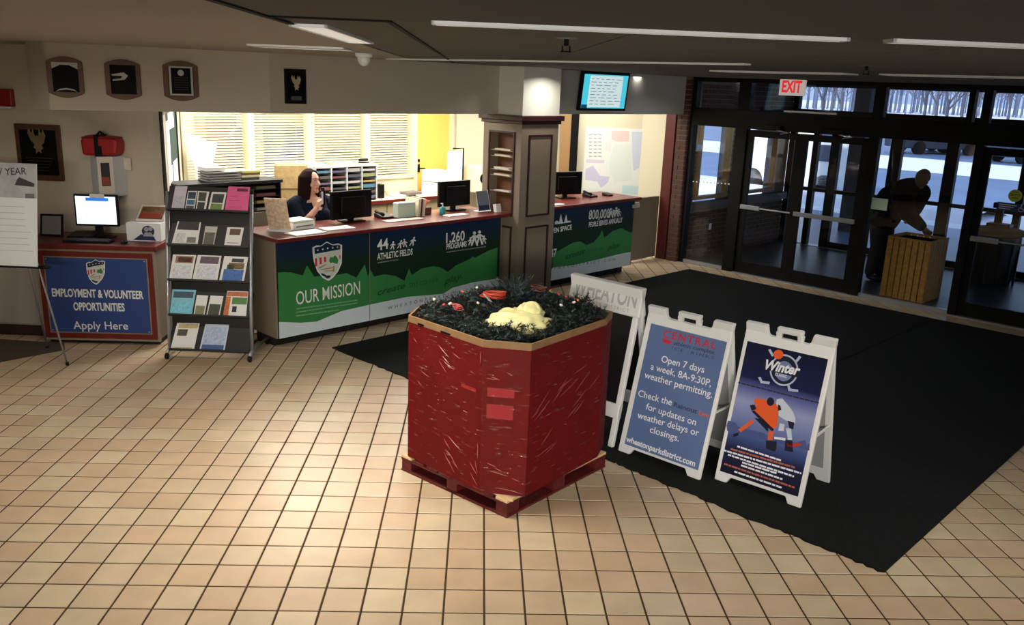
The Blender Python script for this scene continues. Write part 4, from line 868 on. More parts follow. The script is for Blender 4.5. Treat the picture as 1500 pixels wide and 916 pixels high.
# ================================================================== LEFT GROUP
FK = FR((-4.56, 8.06, 0), 3.0)
r = root('application_desk', FK @ Matrix.Translation((.56, .3, 0)), 'red-framed desk with the blue employment and volunteer banner', 'desk')
part(r, 'body', MB().box(0.01, 1.11, .02, .6, .06, .95), M_lam, FK)
part(r, 'toe_kick', MB().box(.03, 1.09, .06, .58, 0, .06), M_toe, FK)
part(r, 'desktop', MB().box(-.02, 1.14, -.03, .63, .95, 1.0), M_mahog, FK, bev=.006)
fr_ = lambda a, b, c, d, w, y0, y1: MB().box(a, a+w, y0, y1, c, d).box(b-w, b, y0, y1, c, d).box(a+w, b-w, y0, y1, c, c+w).box(a+w, b-w, y0, y1, d-w, d)
part(r, 'outer_trim', fr_(0, 1.12, .045, .95, .022, -.012, .02), mat('trim_taupe', (138, 124, 104), .5), FK, bev=.002)
part(r, 'red_frame', fr_(.022, 1.098, .067, .928, .05, -.018, .02), M_mahog, FK, bev=.004)
part(r, 'inner_trim', fr_(.072, 1.048, .117, .878, .03, -.012, .02), MATS['trim_taupe'], FK, bev=.002)
rdesk = r; r = part(r, 'banner', MB().box(.085, 1.035, -.015, .0, .13, .865), mat('poster_blue', (38, 66, 128), .45), FK)
yb = -.015
k4 = 140/580
def kx(pts, s=.3275, ox=0, oy=240): return loc(pts, s, ox, oy)
# shield (scaled copy of the counter emblem)
shield(r, FK, yb, .112, 428*.3275-455*.112, 240+428*.3275-80*.112)
txt(r, 'EMPLOYMENT & VOLUNTEER', FK, yb, (76.5, 434), (210.5, 438), 0, M_print, bold=.03, cap_px=11)
txt(r, 'OPPORTUNITIES', FK, yb, (108, 454.5), (183, 456), 0, M_print, bold=.03, cap_px=11)
txt(r, 'Apply Here', FK, yb, (108, 482), (188, 483), 0, M_print, bold=.005, cap_px=11)
part(r, 'screw', MB().prism(circ(.1, .85, .007), -.018, -.015), M_silver, FK); part(r, 'screw', MB().prism(circ(1.02, .85, .007), -.018, -.015), M_silver, FK)
part(r, 'screw', MB().prism(circ(.1, .145, .007), -.018, -.015), M_silver, FK); part(r, 'screw', MB().prism(circ(1.02, .145, .007), -.018, -.015), M_silver, FK)
# monitor on it
ym = .33; a = pk(FK, 1, ym, 108, 284); b = pk(FK, 1, ym, 172, 284); c = pk(FK, 1, ym, 140, 331); w = b.x-a.x; h = a.z-c.z
FM = FK @ Matrix.Translation(((a.x+b.x)/2, ym, 1.001))
mo = monitor(FM, w, h, c.z-1.0, 'lit desktop monitor with a white page on the employment desk', screen=mat('screen_white', (224, 236, 250), .4, emit=1.1))
part(mo, 'page_header', MB().box(-w*.22, w*.30, -.0235, -.0225, c.z-1.0+h-.062, c.z-1.0+h-.03), mat('screen_blue', (40, 120, 220), .4, emit=.8))
part(mo, 'taped_note', MB().box(-.05, .09, -.026, -.023, c.z-1.0+h-.03, c.z-1.0+h+.01), M_paper)
r = root('keyboard', FK @ Matrix.Translation((.48, .10, 1.001)), 'black keyboard in front of the lit monitor', 'keyboard')
part(r, 'base', MB().box(-.24, .2, -.05, .08, 0, .018), M_black, bev=.004)
kb = MB()
for i in range(17):
    for j in range(5): kb.box(-.23+i*.025, -.23+i*.025+.02, -.042+j*.024, -.042+j*.024+.019, .018, .024)
part(r, 'keys', kb, mat('key_grey', (44, 44, 48), .5), kind='stuff')
r = root('mouse', FK @ Matrix.Translation((.80, .10, 1.001)), 'black computer mouse right of the keyboard', 'mouse'); part(r, 'shell', MB().ball((0, 0, .008), .032, .05, .022), M_black, sm=True)
r = root('document_tray', FK @ Matrix.Translation((.3, .38, 1.001)), 'black angular tray at the left of the lit monitor', 'tray'); part(r, 'tray_body', MB().prism([(-.1, 0), (.1, 0), (.1, .04), (-.1, .02)], -.12, .12, 'yz'), M_black, bev=.004)
r = root('picture_frame', FK @ Matrix.Translation((.0, .35, 1.0)) @ Matrix.Rotation(math.radians(-12), 4, 'X'), 'small black framed notice leaning at the left end of the employment desk', 'frame')
part(r, 'frame', MB().box(-.11, .11, 0, .015, 0.002, .22), M_black, bev=.003); part(r, 'notice', MB().box(-.09, .09, -.002, 0, .02, .2), mat('pale_notice', (150, 154, 150), .4))
r = root('suggestion_box', FK @ Matrix.Translation((.94, .36, 1.001)), 'white cardboard box with a dark blue logo on the employment desk', 'box')
part(r, 'box_body', MB().box(-.16, .17, -.14, .14, 0, .18), M_white, bev=.004)
lg = MB(); lg.prism(circ(.05, .10, .06, .055), -.143, -.14); part(r, 'logo_disc', lg, mat('logo_navy', (34, 44, 84), .5))
part(r, 'logo_rings', MB().prism(circ(.035, .12, .022), -.145, -.143).prism(circ(.075, .125, .02), -.145, -.143).prism([(.0, .05), (.1, .05), (.08, .09), (.02, .09)], -.145, -.143), mat('logo_grey', (160, 166, 176), .5))
part(r, 'logo_base', MB().prism([(-.1, .01), (.12, .01), (.1, .05), (-.02, .07), (-.06, .04)], -.142, -.14), MATS['logo_navy'])
r = root('leaflet_box', FK @ Matrix.Translation((.97, .42, 1.183)), 'low open white leaflet carton on top of the white box', 'box')
part(r, 'carton', MB().prism([(-.1, 0), (.1, 0), (.1, .13), (.09, .14), (-.09, .02)], -.13, .14, 'yz'), mat('carton_white', (226, 222, 214), .6), bev=.003)
part(r, 'cover_picture', MB().prism([(-.095, .024), (-.085, .024), (.07, .122), (.06, .122)], -.11, .12, 'yz'), mat('cover_brown', (120, 84, 56), .6, var=.4, vscale=30))
part(r, 'cover_band', MB().prism([(-.1, .03), (-.09, .03), (-.03, .072), (-.04, .072)], -.09, .1, 'yz'), mat('cover_red', (150, 60, 40), .6))
# pale cabinet at the far left
r = root('side_cabinet', Matrix.Translation((-5.4, 8.3, 0)), 'plain pale cabinet behind the easel at the left edge', 'cabinet')
part(r, 'body', MB().box(-1.2, .78, 0, .44, .1, .93), mat('pale_cabinet', (178, 168, 158), .6), bev=.03); part(r, 'toe_kick', MB().box(-1.2, .76, .03, .42, 0, .1), mat('toe_brown', (52, 30, 26), .6))
part(r, 'cabinet_top', MB().box(-1.22, .80, -.02, .44, .93, .96), M_mahog, bev=.005)
# easel and board
r = root('easel', Matrix.Translation((-4.45, 7.45, 0)), 'thin silver tripod easel holding the white new year board', 'easel')
ap = Vector((0, .12, 1.72))
for i, (x, y) in enumerate(((.42, .0), (-.42, 0), (0, .45))): part(r, 'leg', MB().tube([(x, y, .012), ap+Vector((x*.05, 0, 0))], .009), M_silver, sm=True)
for i, (x, y) in enumerate(((.42, .0), (-.42, 0), (0, .45))): part(r, 'foot', MB().tube([(x, y, 0), (x, y, .03)], .015), M_black, sm=True)
part(r, 'shelf_bar', MB().box(-.3, .35, -.045, .03, .90, .912).box(.28, .33, -.05, .0, .90, .93), M_black)
Fb = FR((-4.45, 7.42, .915), 0, 10)
q0_ = pk(Fb, 1, 0, 46, 240); q1_ = pk(Fb, 1, 0, 62, 398)
bw = (q0_.x+q1_.x)/2; bh = q0_.z
r = root('notice_board', Fb, 'white foam board headed new year standing on the easel', 'notice board')
part(r, 'board', MB().box(-.42, bw, 0, .008, 0, bh), mat('foam_board', (226, 234, 236), .6))
part(r, 'header_image', MB().box(-.42, bw, -.001, 0, bh-.3, bh), mat('header_grey', (178, 180, 184), .6, var=.2, vscale=8))
part(r, 'header_photo', MB().prism([(bw-.19, bh-.19), (bw-.02, bh-.2), (bw-.02, bh-.17), (bw-.15, bh-.12), (bw-.17, bh-.14)], -.002, -.001), mat('photo_dark', (60, 58, 62), .6)); part(r, 'stamp', MB().box(bw-.1, bw-.02, -.002, -.001, bh-.3, bh-.26), mat('stamp_grey', (110, 112, 116), .6))
txt(r, 'NEW YEAR', Fb, -.001, (-26, 257.5), (39, 255.5), 0, mat('ink_grey', (60, 60, 66), .6), cap_px=10, bold=.01)
dm = MB()
for k in range(8):
    z = bh-.38-k*.055; dm.box(-.4, bw-random.uniform(.03, .12), -.001, 0, z, z+.006)
part(r, 'small_print', dm, mat('faint_print', (196, 204, 206), .6))
# ---- brochure stand
FSt = FR((-3.25, 7.76, 0), 0)
r = root('brochure_stand', FSt, 'black five-tier literature stand with silver side posts and castors', 'brochure stand')
def postx(x):
    return [(x, .05, .07), (x, .07, .5), (x, .22, 1.55)]
for x in (.02, .80):
    part(r, 'post', MB().tube(postx(x), [.018, .018, .018], 8), M_silver, sm=True)
    part(r, 'base_leg', MB().tube([(x, -.03, .055), (x, .05, .09), (x, .55, .06)], .016), M_silver, sm=True)
    for y in (-.03, .55): part(r, 'castor', MB().lathe([(.026, -.014), (.03, -.01), (.03, .01), (.026, .014)], M=Matrix.Translation((x, y, .03)) @ Matrix.Rotation(math.pi/2, 4, 'Y')), M_black, sm=True)
M_sb = mat('stand_black', (20, 20, 21), .45)
part(r, 'back_panel', MB().prism([(.1, .1), (.115, .1), (.25, 1.54), (.235, 1.54)], .03, .79, 'yz'), M_sb)
tiers = []
lipz = [(306, 309), (357, 360.5), (408.5, 411.5), (459, 463), (511, 512)]
for k, (ya, yb_) in enumerate(lipz):
    # lip height from its pixel row at the front plane of the stand
    ang = math.atan2(.17, 1.5); best = None
    z = 0; lo, hi = .05, 1.5
    for _ in range(40):
        mid = (lo+hi)/2; yy = .03+mid*.115; p = FSt @ Vector((.4, yy, mid)); (X_, Y_, Z_) = to_px(p)
        if Y_ > (ya+yb_)/2+2: lo = mid
        else: hi = mid
    zz = lo; yy = .0+zz*.115
    Ft = FSt @ Matrix.Translation((0, yy, zz)) @ Matrix.Rotation(-math.radians(24), 4, 'X'); tiers.append(Ft)
    part(r, 'display_tray', MB().box(.035, .785, .0, .006, 0, .235).box(.035, .785, -.035, .006, -.006, 0).box(.035, .785, -.035, -.030, -.006, .015), M_sb, Ft, bev=.001)
    part(r, 'tray_back', MB().box(.035, .785, .09, .096, .02, .26), M_sb, Ft)
def brochure(k, quad, paper, blocks, label, thick=.004):
    Ft = tiers[k]; q = [pk(Ft, 1, -.006, x*.338+220, y*.338+240) for x, y in quad]
    zmin = min(a.z for a in q); dz = .001-zmin; q = [Vector((min(max(a.x, .04), .78), 0, a.z+dz)) for a in q]
    cxm = sum(a.x for a in q)/4; M = Ft @ Matrix.Translation((cxm, -.002, 0))
    rr = root('brochure', M, label, 'brochure', 'brochures on the black five-tier stand')
    cv_ = part(rr, 'cover', MB().prism([(a.x, a.z) for a in q], -.002-thick, -.002), mat('pp_%d_%d_%d' % paper, paper, .45), Ft)
    def at(s, t): a = q[0].lerp(q[1], s); b = q[3].lerp(q[2], s); c = b.lerp(a, t); return (c.x, c.z)
    for (s0, s1, t0, t1, col) in blocks:
        part(cv_, 'printed_picture', MB().prism([at(s0, t0), at(s1, t0), at(s1, t1), at(s0, t1)], -.0026-thick, -.002-thick), mat('pp_%d_%d_%d' % col, col, .45, var=.25, vscale=60), Ft)
    return rr
DK, WHT, BL_, GR_ = (40, 40, 42), (228, 228, 226), (70, 110, 180), (90, 130, 70)
B_ = [(0, [(110, 88), (163, 88), (145, 193), (92, 190)], (206, 200, 210), [(.1, .9, .1, .6, (186, 186, 202))], 'pale lilac sheet at the left of the top tier'),
 (0, [(165, 112), (205, 112), (190, 198), (150, 195)], WHT, [(.08, .92, .6, .95, (44, 60, 84)), (.08, .92, .3, .55, (60, 110, 150)), (.08, .92, .05, .25, (70, 80, 90))], 'narrow blue and white leaflet, second on the top tier'),
 (0, [(208, 112), (257, 115), (240, 200), (198, 198)], WHT, [(.1, .8, .5, .95, (70, 66, 52)), (.1, .8, .05, .45, (44, 50, 44))], 'narrow leaflet with dark photos, middle of the top tier'),
 (0, [(268, 115), (332, 117), (315, 202), (250, 198)], WHT, [(.12, .88, .45, .9, (52, 58, 56)), (.12, .88, .1, .4, (110, 140, 70))], 'white booklet with dark and green photo left of the pink sheet'),
 (0, [(340, 92), (438, 95), (428, 207), (322, 203)], (226, 90, 150), [(.42, .92, .82, .93, (96, 24, 60)), (.15, .5, .6, .62, (180, 50, 110)), (.15, .6, .45, .47, (180, 50, 110)), (.15, .7, .2, .22, (180, 50, 110))], 'bright pink sheet at the right of the top tier'),
 (1, [(122, 237), (222, 240), (205, 350), (92, 345)], WHT, [(.06, .94, .62, .95, (46, 44, 44)), (.55, .9, .12, .34, (120, 120, 118)), (.1, .45, .1, .5, (206, 206, 206))], 'white flyer with a wide dark photo on the second tier'),
 (1, [(240, 263), (293, 265), (275, 352), (225, 350)], (190, 190, 182), [(.08, .92, .1, .7, (90, 92, 84))], 'narrow grey leaflet in the middle of the second tier'),
 (1, [(335, 268), (407, 270), (390, 357), (320, 353)], WHT, [(.2, .85, .62, .92, (96, 72, 58)), (.15, .85, .2, .24, (150, 150, 156))], 'white leaflet with small brown photo at the right of the second tier'),
 (2, [(100, 385), (200, 388), (178, 500), (73, 495)], WHT, [(.15, .92, .68, .95, (150, 120, 90)), (.25, .85, .72, .9, (96, 50, 40)), (.1, .9, .1, .6, (212, 214, 222))], 'white flyer with brown team photo, left of the third tier'),
 (2, [(207, 388), (310, 392), (290, 505), (182, 500)], WHT, [(.15, .92, .68, .95, (96, 84, 96)), (.1, .9, .1, .62, (210, 214, 224))], 'white flyer with purple-brown photo, middle of the third tier'),
 (2, [(322, 395), (425, 400), (405, 512), (298, 507)], WHT, [(.1, .92, .06, .5, (64, 108, 180)), (.25, .9, .52, .75, (110, 90, 60)), (.2, .5, .5, .68, (50, 110, 60)), (.35, .85, .78, .92, (50, 48, 50))], 'white and blue flyer with a dark tree drawing on the third tier'),
 (3, [(97, 537), (200, 540), (180, 652), (68, 648)], (130, 196, 214), [(.08, .92, .68, .92, (56, 84, 100)), (.1, .9, .1, .5, (120, 200, 222))], 'light blue flyer at the left of the fourth tier'),
 (3, [(203, 562), (252, 565), (235, 655), (188, 652)], WHT, [(.1, .9, .05, .5, (130, 130, 100))], 'narrow white leaflet with olive photo on the fourth tier'),
 (3, [(262, 565), (318, 568), (300, 658), (243, 655)], WHT, [(.08, .92, .05, .6, (66, 74, 56))], 'narrow white leaflet with dark green photo on the fourth tier'),
 (3, [(335, 547), (425, 550), (415, 665), (315, 660)], WHT, [(.02, .98, .8, .97, (190, 110, 72)), (.0, .22, .0, .78, (200, 110, 60)), (.3, .98, .5, .76, (84, 130, 70)), (.35, .55, .2, .42, (30, 34, 40))], 'white newsletter with orange border at the right of the fourth tier'),
 (4, [(118, 685), (215, 687), (190, 803), (85, 802)], WHT, [(.1, .95, .8, .95, (190, 176, 120)), (.12, .55, .52, .76, (84, 80, 60)), (.1, .9, .03, .1, (200, 190, 140))], 'white and yellow flyer at the left of the bottom tier'),
 (4, [(240, 687), (343, 690), (322, 807), (213, 803)], (196, 208, 226), [(.06, .94, .25, .9, (170, 186, 214)), (.06, .94, .03, .24, (60, 90, 150))], 'pale blue flyer in the middle of the bottom tier')]
for b_ in B_: brochure(*b_)
# ================================================================== PALLET AND BOX
FPa = FR((.016, 4.896, 0), 49.5)
PX, PY = 1.07, .98
M_prw = mat('red_painted_wood', (82, 12, 17), .55, var=.3, vscale=14, bump=.3, bscale=40)
M_raw = mat('raw_pine', (206, 176, 134), .6, var=.15, vscale=10)
r = root('wooden_pallet', FPa @ Matrix.Translation((PX/2, PY/2, 0)), 'red painted wooden pallet on the tiled floor', 'pallet')
for y in (0, PY/2-.05, PY-.1): part(r, 'bottom_board', MB().box(0, PX, y, y+.1, 0, .018), M_prw, FPa, bev=.003)
for x in (0, PX-.1): part(r, 'bottom_board', MB().box(x, x+.1, .1, PY-.1, 0, .018), M_prw, FPa, bev=.003)
for x in (0, PX/2-.06, PX-.12):
    for y in (0, PY/2-.05, PY-.1): part(r, 'block', MB().box(x+.003, x+.12, y+.003, y+.097, .018, .085), M_prw, FPa, bev=.004)
for x in (0, PX/2-.06, PX-.12): part(r, 'stringer_board', MB().box(x, x+.12, 0, PY, .085, .10), M_prw, FPa, bev=.002)
for k in range(8): y = k*(PY-.1)/7; part(r, 'deck_board', MB().box(0, PX, y, y+.1, .10, .118), M_raw if k in (0, 7) else M_prw, FPa, bev=.003)
part(r, 'broken_board', MB().prism([(.0, -.004), (.33, -.03), (.24, -.075), (.16, -.05), (.1, -.085), (.02, -.06), (-.03, -.02)], .118, .124, 'xy'), M_raw, FPa @ Matrix.Rotation(math.radians(90), 4, 'Z') @ Matrix.Translation((0, .0, 0)))
OCT = [(-.165, 4.995), (.125, 4.955), (.635, 5.60), (.695, 5.80), (.16, 6.25), (-.12, 6.28), (-.64, 5.76), (-.68, 5.50)]
oc = Vector((0, 5.6)); BZ0, BZ1 = .125, 1.13
def octs(s, z): return [(oc.x+(x-oc.x)*s, oc.y+(y-oc.y)*s, z) for x, y in OCT]
M_redc = mat('red_cardboard', (98, 10, 12), .75, spec=.15, var=.12, vscale=5)
M_card = mat('kraft_cardboard', (132, 102, 68), .7, var=.1, vscale=12)
def shell(z0, z1, so, si):
    n = 8; mb = MB(); a, b, c, d = octs(so, z0), octs(so, z1), octs(si, z1), octs(si, z0)
    mb.add(a+b+c+d, [(i, (i+1) % n, n+(i+1) % n, n+i) for i in range(n)]+[(n+i, n+(i+1) % n, 2*n+(i+1) % n, 2*n+i) for i in range(n)]+[(2*n+i, 2*n+(i+1) % n, 3*n+(i+1) % n, 3*n+i) for i in range(n)]+[(3*n+i, 3*n+(i+1) % n, (i+1) % n, i) for i in range(n)])
    return mb
BM = Matrix.Translation((0, 5.6, BZ0-.002))
r = root('gaylord_box', BM, 'big eight-sided red cardboard box wrapped in film on the pallet', 'box')
part(r, 'box_wall', shell(BZ0, 1.085, 1.0, .985), M_redc, I4)
part(r, 'box_rim', shell(1.085, BZ1, 1.004, .982), M_card, I4, bev=.001)
part(r, 'inner_lining', shell(.8, 1.10, .983, .975), M_card, I4)
part(r, 'box_floor', MB().prism([(x, y) for x, y, z in octs(.98, 0)], BZ0, BZ0+.01, 'xy'), M_card, I4)
slots = MB()
FW1 = FR((OCT[7][0], OCT[7][1], 0), math.degrees(math.atan2(OCT[0][1]-OCT[7][1], OCT[0][0]-OCT[7][0])))
FW2 = FR((OCT[0][0], OCT[0][1], 0), math.degrees(math.atan2(OCT[1][1]-OCT[0][1], OCT[1][0]-OCT[0][0])))
for a, b in ((.10, .16), (.33, .42)): slots.box(a, b, -.006, .0, 1.10-.012, 1.112-.012)
part(r, 'handle_slot', slots, M_dark, FW1)
M_lab = mat('red_label', (150, 18, 30), .45)
for F_, (x0, y0, x1, y1) in ((FW1, (676, 562, 697, 575)), (FW2, (714, 568, 753, 584)), (FW2, (713, 592, 751, 616))):
    a = pk(F_, 1, -.001, x0, y0); b = pk(F_, 1, -.001, x1, y1); part(r, 'label', MB().box(a.x, b.x, -.0025, -.001, b.z, a.z), M_lab, F_)
# stretch film: real thin layer with creases
def wrap_mat():
    m = bpy.data.materials.new('stretch_film'); m.use_nodes = True; n = m.node_tree.nodes; l = m.node_tree.links; n.remove(n['Principled BSDF']); out = n['Material Output']
    tr = n.new('ShaderNodeBsdfTransparent'); tr.inputs[0].default_value = (.97, .93, .93, 1); gl = n.new('ShaderNodeBsdfGlossy'); gl.inputs['Roughness'].default_value = .16; gl.inputs[0].default_value = (1, .95, .95, 1)
    tc = n.new('ShaderNodeTexCoord'); vr = n.new('ShaderNodeMapping'); vr.inputs['Scale'].default_value = (5, 5, 42); vr.inputs['Rotation'].default_value = (.25, .3, 0); l.new(tc.outputs['Object'], vr.inputs[0])
    nz = n.new('ShaderNodeTexNoise'); nz.inputs['Scale'].default_value = 1.6; nz.inputs['Detail'].default_value = 4; nz.inputs['Distortion'].default_value = .6; l.new(vr.outputs[0], nz.inputs['Vector'])
    bp = n.new('ShaderNodeBump'); bp.inputs['Strength'].default_value = 1.0; bp.inputs['Distance'].default_value = .02; l.new(nz.outputs['Fac'], bp.inputs['Height']); l.new(bp.outputs[0], gl.inputs['Normal'])
    v2 = n.new('ShaderNodeMapping'); v2.inputs['Scale'].default_value = (9, 9, 60); v2.inputs['Rotation'].default_value = (-.35, -.45, 0); l.new(tc.outputs['Object'], v2.inputs[0])
    n2 = n.new('ShaderNodeTexNoise'); n2.inputs['Scale'].default_value = 1.1; n2.inputs['Detail'].default_value = 2; l.new(v2.outputs[0], n2.inputs['Vector'])
    mr = n.new('ShaderNodeMapRange'); mr.inputs[1].default_value = .62; mr.inputs[2].default_value = .78; mr.inputs[3].default_value = .008; mr.inputs[4].default_value = .26; l.new(n2.outputs['Fac'], mr.inputs[0])
    mx = n.new('ShaderNodeMixShader'); l.new(mr.outputs[0], mx.inputs[0]); l.new(tr.outputs[0], mx.inputs[1]); l.new(gl.outputs[0], mx.inputs[2]); l.new(mx.outputs[0], out.inputs[0]); return m
wm = MB(); nz_ = 34; n_per = 10; ring = []
for i in range(8):
    a, b = Vector(OCT[i]), Vector(OCT[(i+1) % 8])
    for j in range(n_per): ring.append(a.lerp(b, j/n_per))
rr_ = random.Random(5); N_ = len(ring); vs = []
for k in range(nz_+1):
    for i, p in enumerate(ring):
        z = BZ0-.02+(1.09-BZ0+.02)*k/nz_; s = 1.006+rr_.uniform(0, .006)
        if k == 0: z += .018*math.sin(i*.5)+rr_.uniform(-.008, .008)
        if k == nz_: z += .01*math.sin(i*.7)
        vs.append((oc.x+(p.x-oc.x)*s, oc.y+(p.y-oc.y)*s, z))
wm.add(vs, [(k*N_+i, k*N_+(i+1) % N_, (k+1)*N_+(i+1) % N_, (k+1)*N_+i) for k in range(nz_) for i in range(N_)])
part(r, 'stretch_film', wm, wrap_mat(), I4, sm=True)
# creases of the tight film, drawn pale so colour carries their glint
cm = MB(); rc = random.Random(11)
def streak(F, L, x, z, ang, ln, w=.0016):
    dx, dz = math.cos(ang)*ln, math.sin(ang)*ln; x2 = min(max(x+dx, .01), L-.01); x = min(max(x, .01), L-.01)
    a = F @ Vector((x, -.011, z)); b = F @ Vector((x2, -.011, z+dz)); m_ = F @ Vector(((x+x2)/2, -.0125, z+dz/2))
    cm.tube([a, m_, b], [w*.3, w, w*.3], 5)
FW3 = FR((OCT[1][0], OCT[1][1], 0), math.degrees(math.atan2(OCT[2][1]-OCT[1][1], OCT[2][0]-OCT[1][0])))
L1 = (Vector(OCT[0])-Vector(OCT[7])).length; L2_ = .29; L3 = (Vector(OCT[2])-Vector(OCT[1])).length
for k in range(10): streak(FW1, L1, rc.uniform(0, L1), rc.uniform(.7, 1.06), -rc.uniform(.25, .75), rc.uniform(.04, .16))
for k in range(12): streak(FW1, L1, rc.uniform(L1*.5, L1), rc.uniform(.18, .5), -rc.uniform(.4, .8), rc.uniform(.05, .18))
for k in range(10): streak(FW2, L2_, rc.uniform(0, .25), rc.choice((rc.uniform(.15, .4), rc.uniform(.85, 1.05))), -rc.uniform(.05, .5), rc.uniform(.03, .12))
for k in range(16): streak(FW3, L3, rc.uniform(0, L3*.8), rc.uniform(.35, .85), rc.uniform(.2, .7), rc.uniform(.04, .2))
for k in range(9): streak(FW3, L3, rc.uniform(0, L3), rc.uniform(.3, 1.05), rc.uniform(-.3, .2), rc.uniform(.02, .06))
part(r, 'film_crease_glint', cm, mat('film_shine', (180, 96, 92), .3), I4, kind='stuff')
# ---- contents
M_tin = mat('tinsel_green', (16, 30, 26), .55, var=.4, vscale=30)
M_tin2 = mat('tinsel_blue_green', (40, 60, 62), .5, var=.3, vscale=30)
def in_oct(x, y, s=.93):
    n = 8; c = True
    for i in range(n):
        ax, ay = oc.x+(OCT[i][0]-oc.x)*s, oc.y+(OCT[i][1]-oc.y)*s; bx, by = oc.x+(OCT[(i+1) % n][0]-oc.x)*s, oc.y+(OCT[(i+1) % n][1]-oc.y)*s
        if (bx-ax)*(y-ay)-(by-ay)*(x-ax) < 0: return False
    return True
def surf(x, y): return 1.085+.055*max(0, min(1, (y-5.15)/.6))*1.05+.04*math.exp(-((x)**2+(y-5.95)**2)/.12)+.02*math.sin(x*9)*math.cos(y*8)
def tinsel(mb, pts, rad, n, rr):
    for i in range(len(pts)-1):
        a, b = Vector(pts[i]), Vector(pts[i+1]); t = (b-a).normalized(); o1 = t.orthogonal().normalized(); o2 = t.cross(o1)
        for k in range(n):
            p = a.lerp(b, k/n); an = rr.uniform(0, 6.28); d = (o1*math.cos(an)+o2*math.sin(an)+t*rr.uniform(.2, .9)).normalized(); L = rad*rr.uniform(.7, 1.2); s = t.cross(d).normalized()*.0032
            mb.add([p-s, p+s, p+d*L], [(0, 1, 2)])
rr = random.Random(21); tn = MB(); tn.prism([(x, y) for x, y, z in octs(.97, 0)], .99, 1.0, 'xy')
cnt = 0
while cnt < 640:
    x, y = rr.uniform(-.7, .7), rr.uniform(4.95, 6.3)
    if not in_oct(x, y, .955): continue
    a = rr.uniform(0, 6.28); pts = []
    for k in range(5):
        px_, py_ = x+math.cos(a)*k*.04, y+math.sin(a)*k*.04; a += rr.uniform(-.6, .6)
        if not in_oct(px_, py_, .97): break
        pts.append((px_, py_, surf(px_, py_)+rr.uniform(-.035, .03)))
    if len(pts) > 2: tinsel(tn, pts, .032, 9, rr); cnt += 1
single('tinsel_heap', tn, M_tin, Matrix.Translation((0, 5.6, .93)), 'heap of dark green artificial garland filling the red box', 'garland', kind='stuff', F=I4)
rr = random.Random(33); tn = MB(); cnt = 0
while cnt < 110:
    x, y = rr.uniform(-.7, .7), rr.uniform(4.95, 6.3)
    if not in_oct(x, y, .88): continue
    a = rr.uniform(0, 6.28); tinsel(tn, [(x, y, surf(x, y)), (x+.05*math.cos(a), y+.05*math.sin(a), surf(x, y)+.03), (x+.09*math.cos(a), y+.09*math.sin(a), surf(x, y)+.035)], .028, 9, rr); cnt += 1
single('tinsel_tips', tn, M_tin2, Matrix.Translation((0, 5.6, 1.08)), 'lighter blue-green garland tips on top of the dark heap in the red box', 'garland', kind='stuff', F=I4)
def sprig(cx_, cy_, cz_, n, ln, m, label, seed):
    rr = random.Random(seed); tn = MB()
    for k in range(n):
        a = rr.uniform(0, 6.28); e = rr.uniform(.35, 1.35); p = Vector((cx_, cy_, cz_)); pts = [p.copy()]
        for j in range(4): p = p+Vector((math.cos(a)*math.cos(e), math.sin(a)*math.cos(e), math.sin(e)))*ln/4; pts.append(p.copy()); e -= .12
        tinsel(tn, pts, .03, 9, rr)
        pts and tn.tube(pts, .002, 4)
    return single('garland_sprig', tn, m, Matrix.Translation((cx_, cy_, cz_)), label, 'garland', F=I4)
sprig(.03, 5.98, 1.10, 46, .25, M_tin2, 'bushy blue-green sprig rising at the back of the red box', 3)
sprig(.48, 5.85, 1.12, 12, .13, M_tin, 'small dark green sprig near the right rim of the red box', 4)
sprig(-.36, 5.75, 1.12, 10, .13, M_tin, 'small dark green sprig near the left rear rim of the red box', 5)
def boxpick(px, py, dz=.03):
    q = pk(I4, 2, 1.10 if py > 455 else 1.15, px, py); x, y = q.x, q.y
    while not in_oct(x, y, .86): x, y = oc.x+(x-oc.x)*.97, oc.y+(y-oc.y)*.97
    return x, y, surf(x, y)+dz
# bulbs
M_bw = mat('bulb_white', (236, 228, 214), .25); M_bo = mat('bulb_orange', (226, 110, 60), .3); M_br = mat('bulb_red', (190, 60, 60), .3); M_bg = mat('bulb_green', (40, 130, 90), .3)
bulbs = [((625, 445), M_bw, 'white'), ((675, 437), M_bo, 'orange'), ((698, 436), M_bw, 'white'), ((659, 463), M_bw, 'white'), ((650, 465), M_br, 'red'), ((669, 468), M_br, 'red'), ((636, 445), M_bw, 'white'), ((818, 441), M_br, 'red'), ((829, 446), M_br, 'red'), ((846, 451), M_bo, 'orange'), ((840, 453), M_bw, 'white'), ((821, 466), M_bw, 'white'), ((808, 438), M_bg, 'green'), ((852, 446), M_bw, 'white'), ((818, 432), M_bo, 'orange'), ((700, 452), M_bw, 'white')]
blab = ['white bulb at the left rim corner of the red box', 'orange bulb near the left rear rim of the red box', 'white bulb at the left rear rim, right of the orange bulb', 'white bulb at the front left rim beside the pink cord', 'leftmost red bulb by the front left rim', 'red bulb by the front left rim, right of the white bulb', 'second white bulb from the left rim corner', 'red bulb right of the yellow bag, left of its pair', 'red bulb right of the yellow bag, right of its pair', 'orange bulb near the right rim of the red box', 'white bulb between the red pair and the right orange bulb', 'white bulb right of the yellow bag by the front right rim', 'green bulb behind the yellow bag', 'white bulb nearest the right rim of the red box', 'orange bulb at the rear right above the green bulb', 'white bulb left of the orange-red cord bundle']
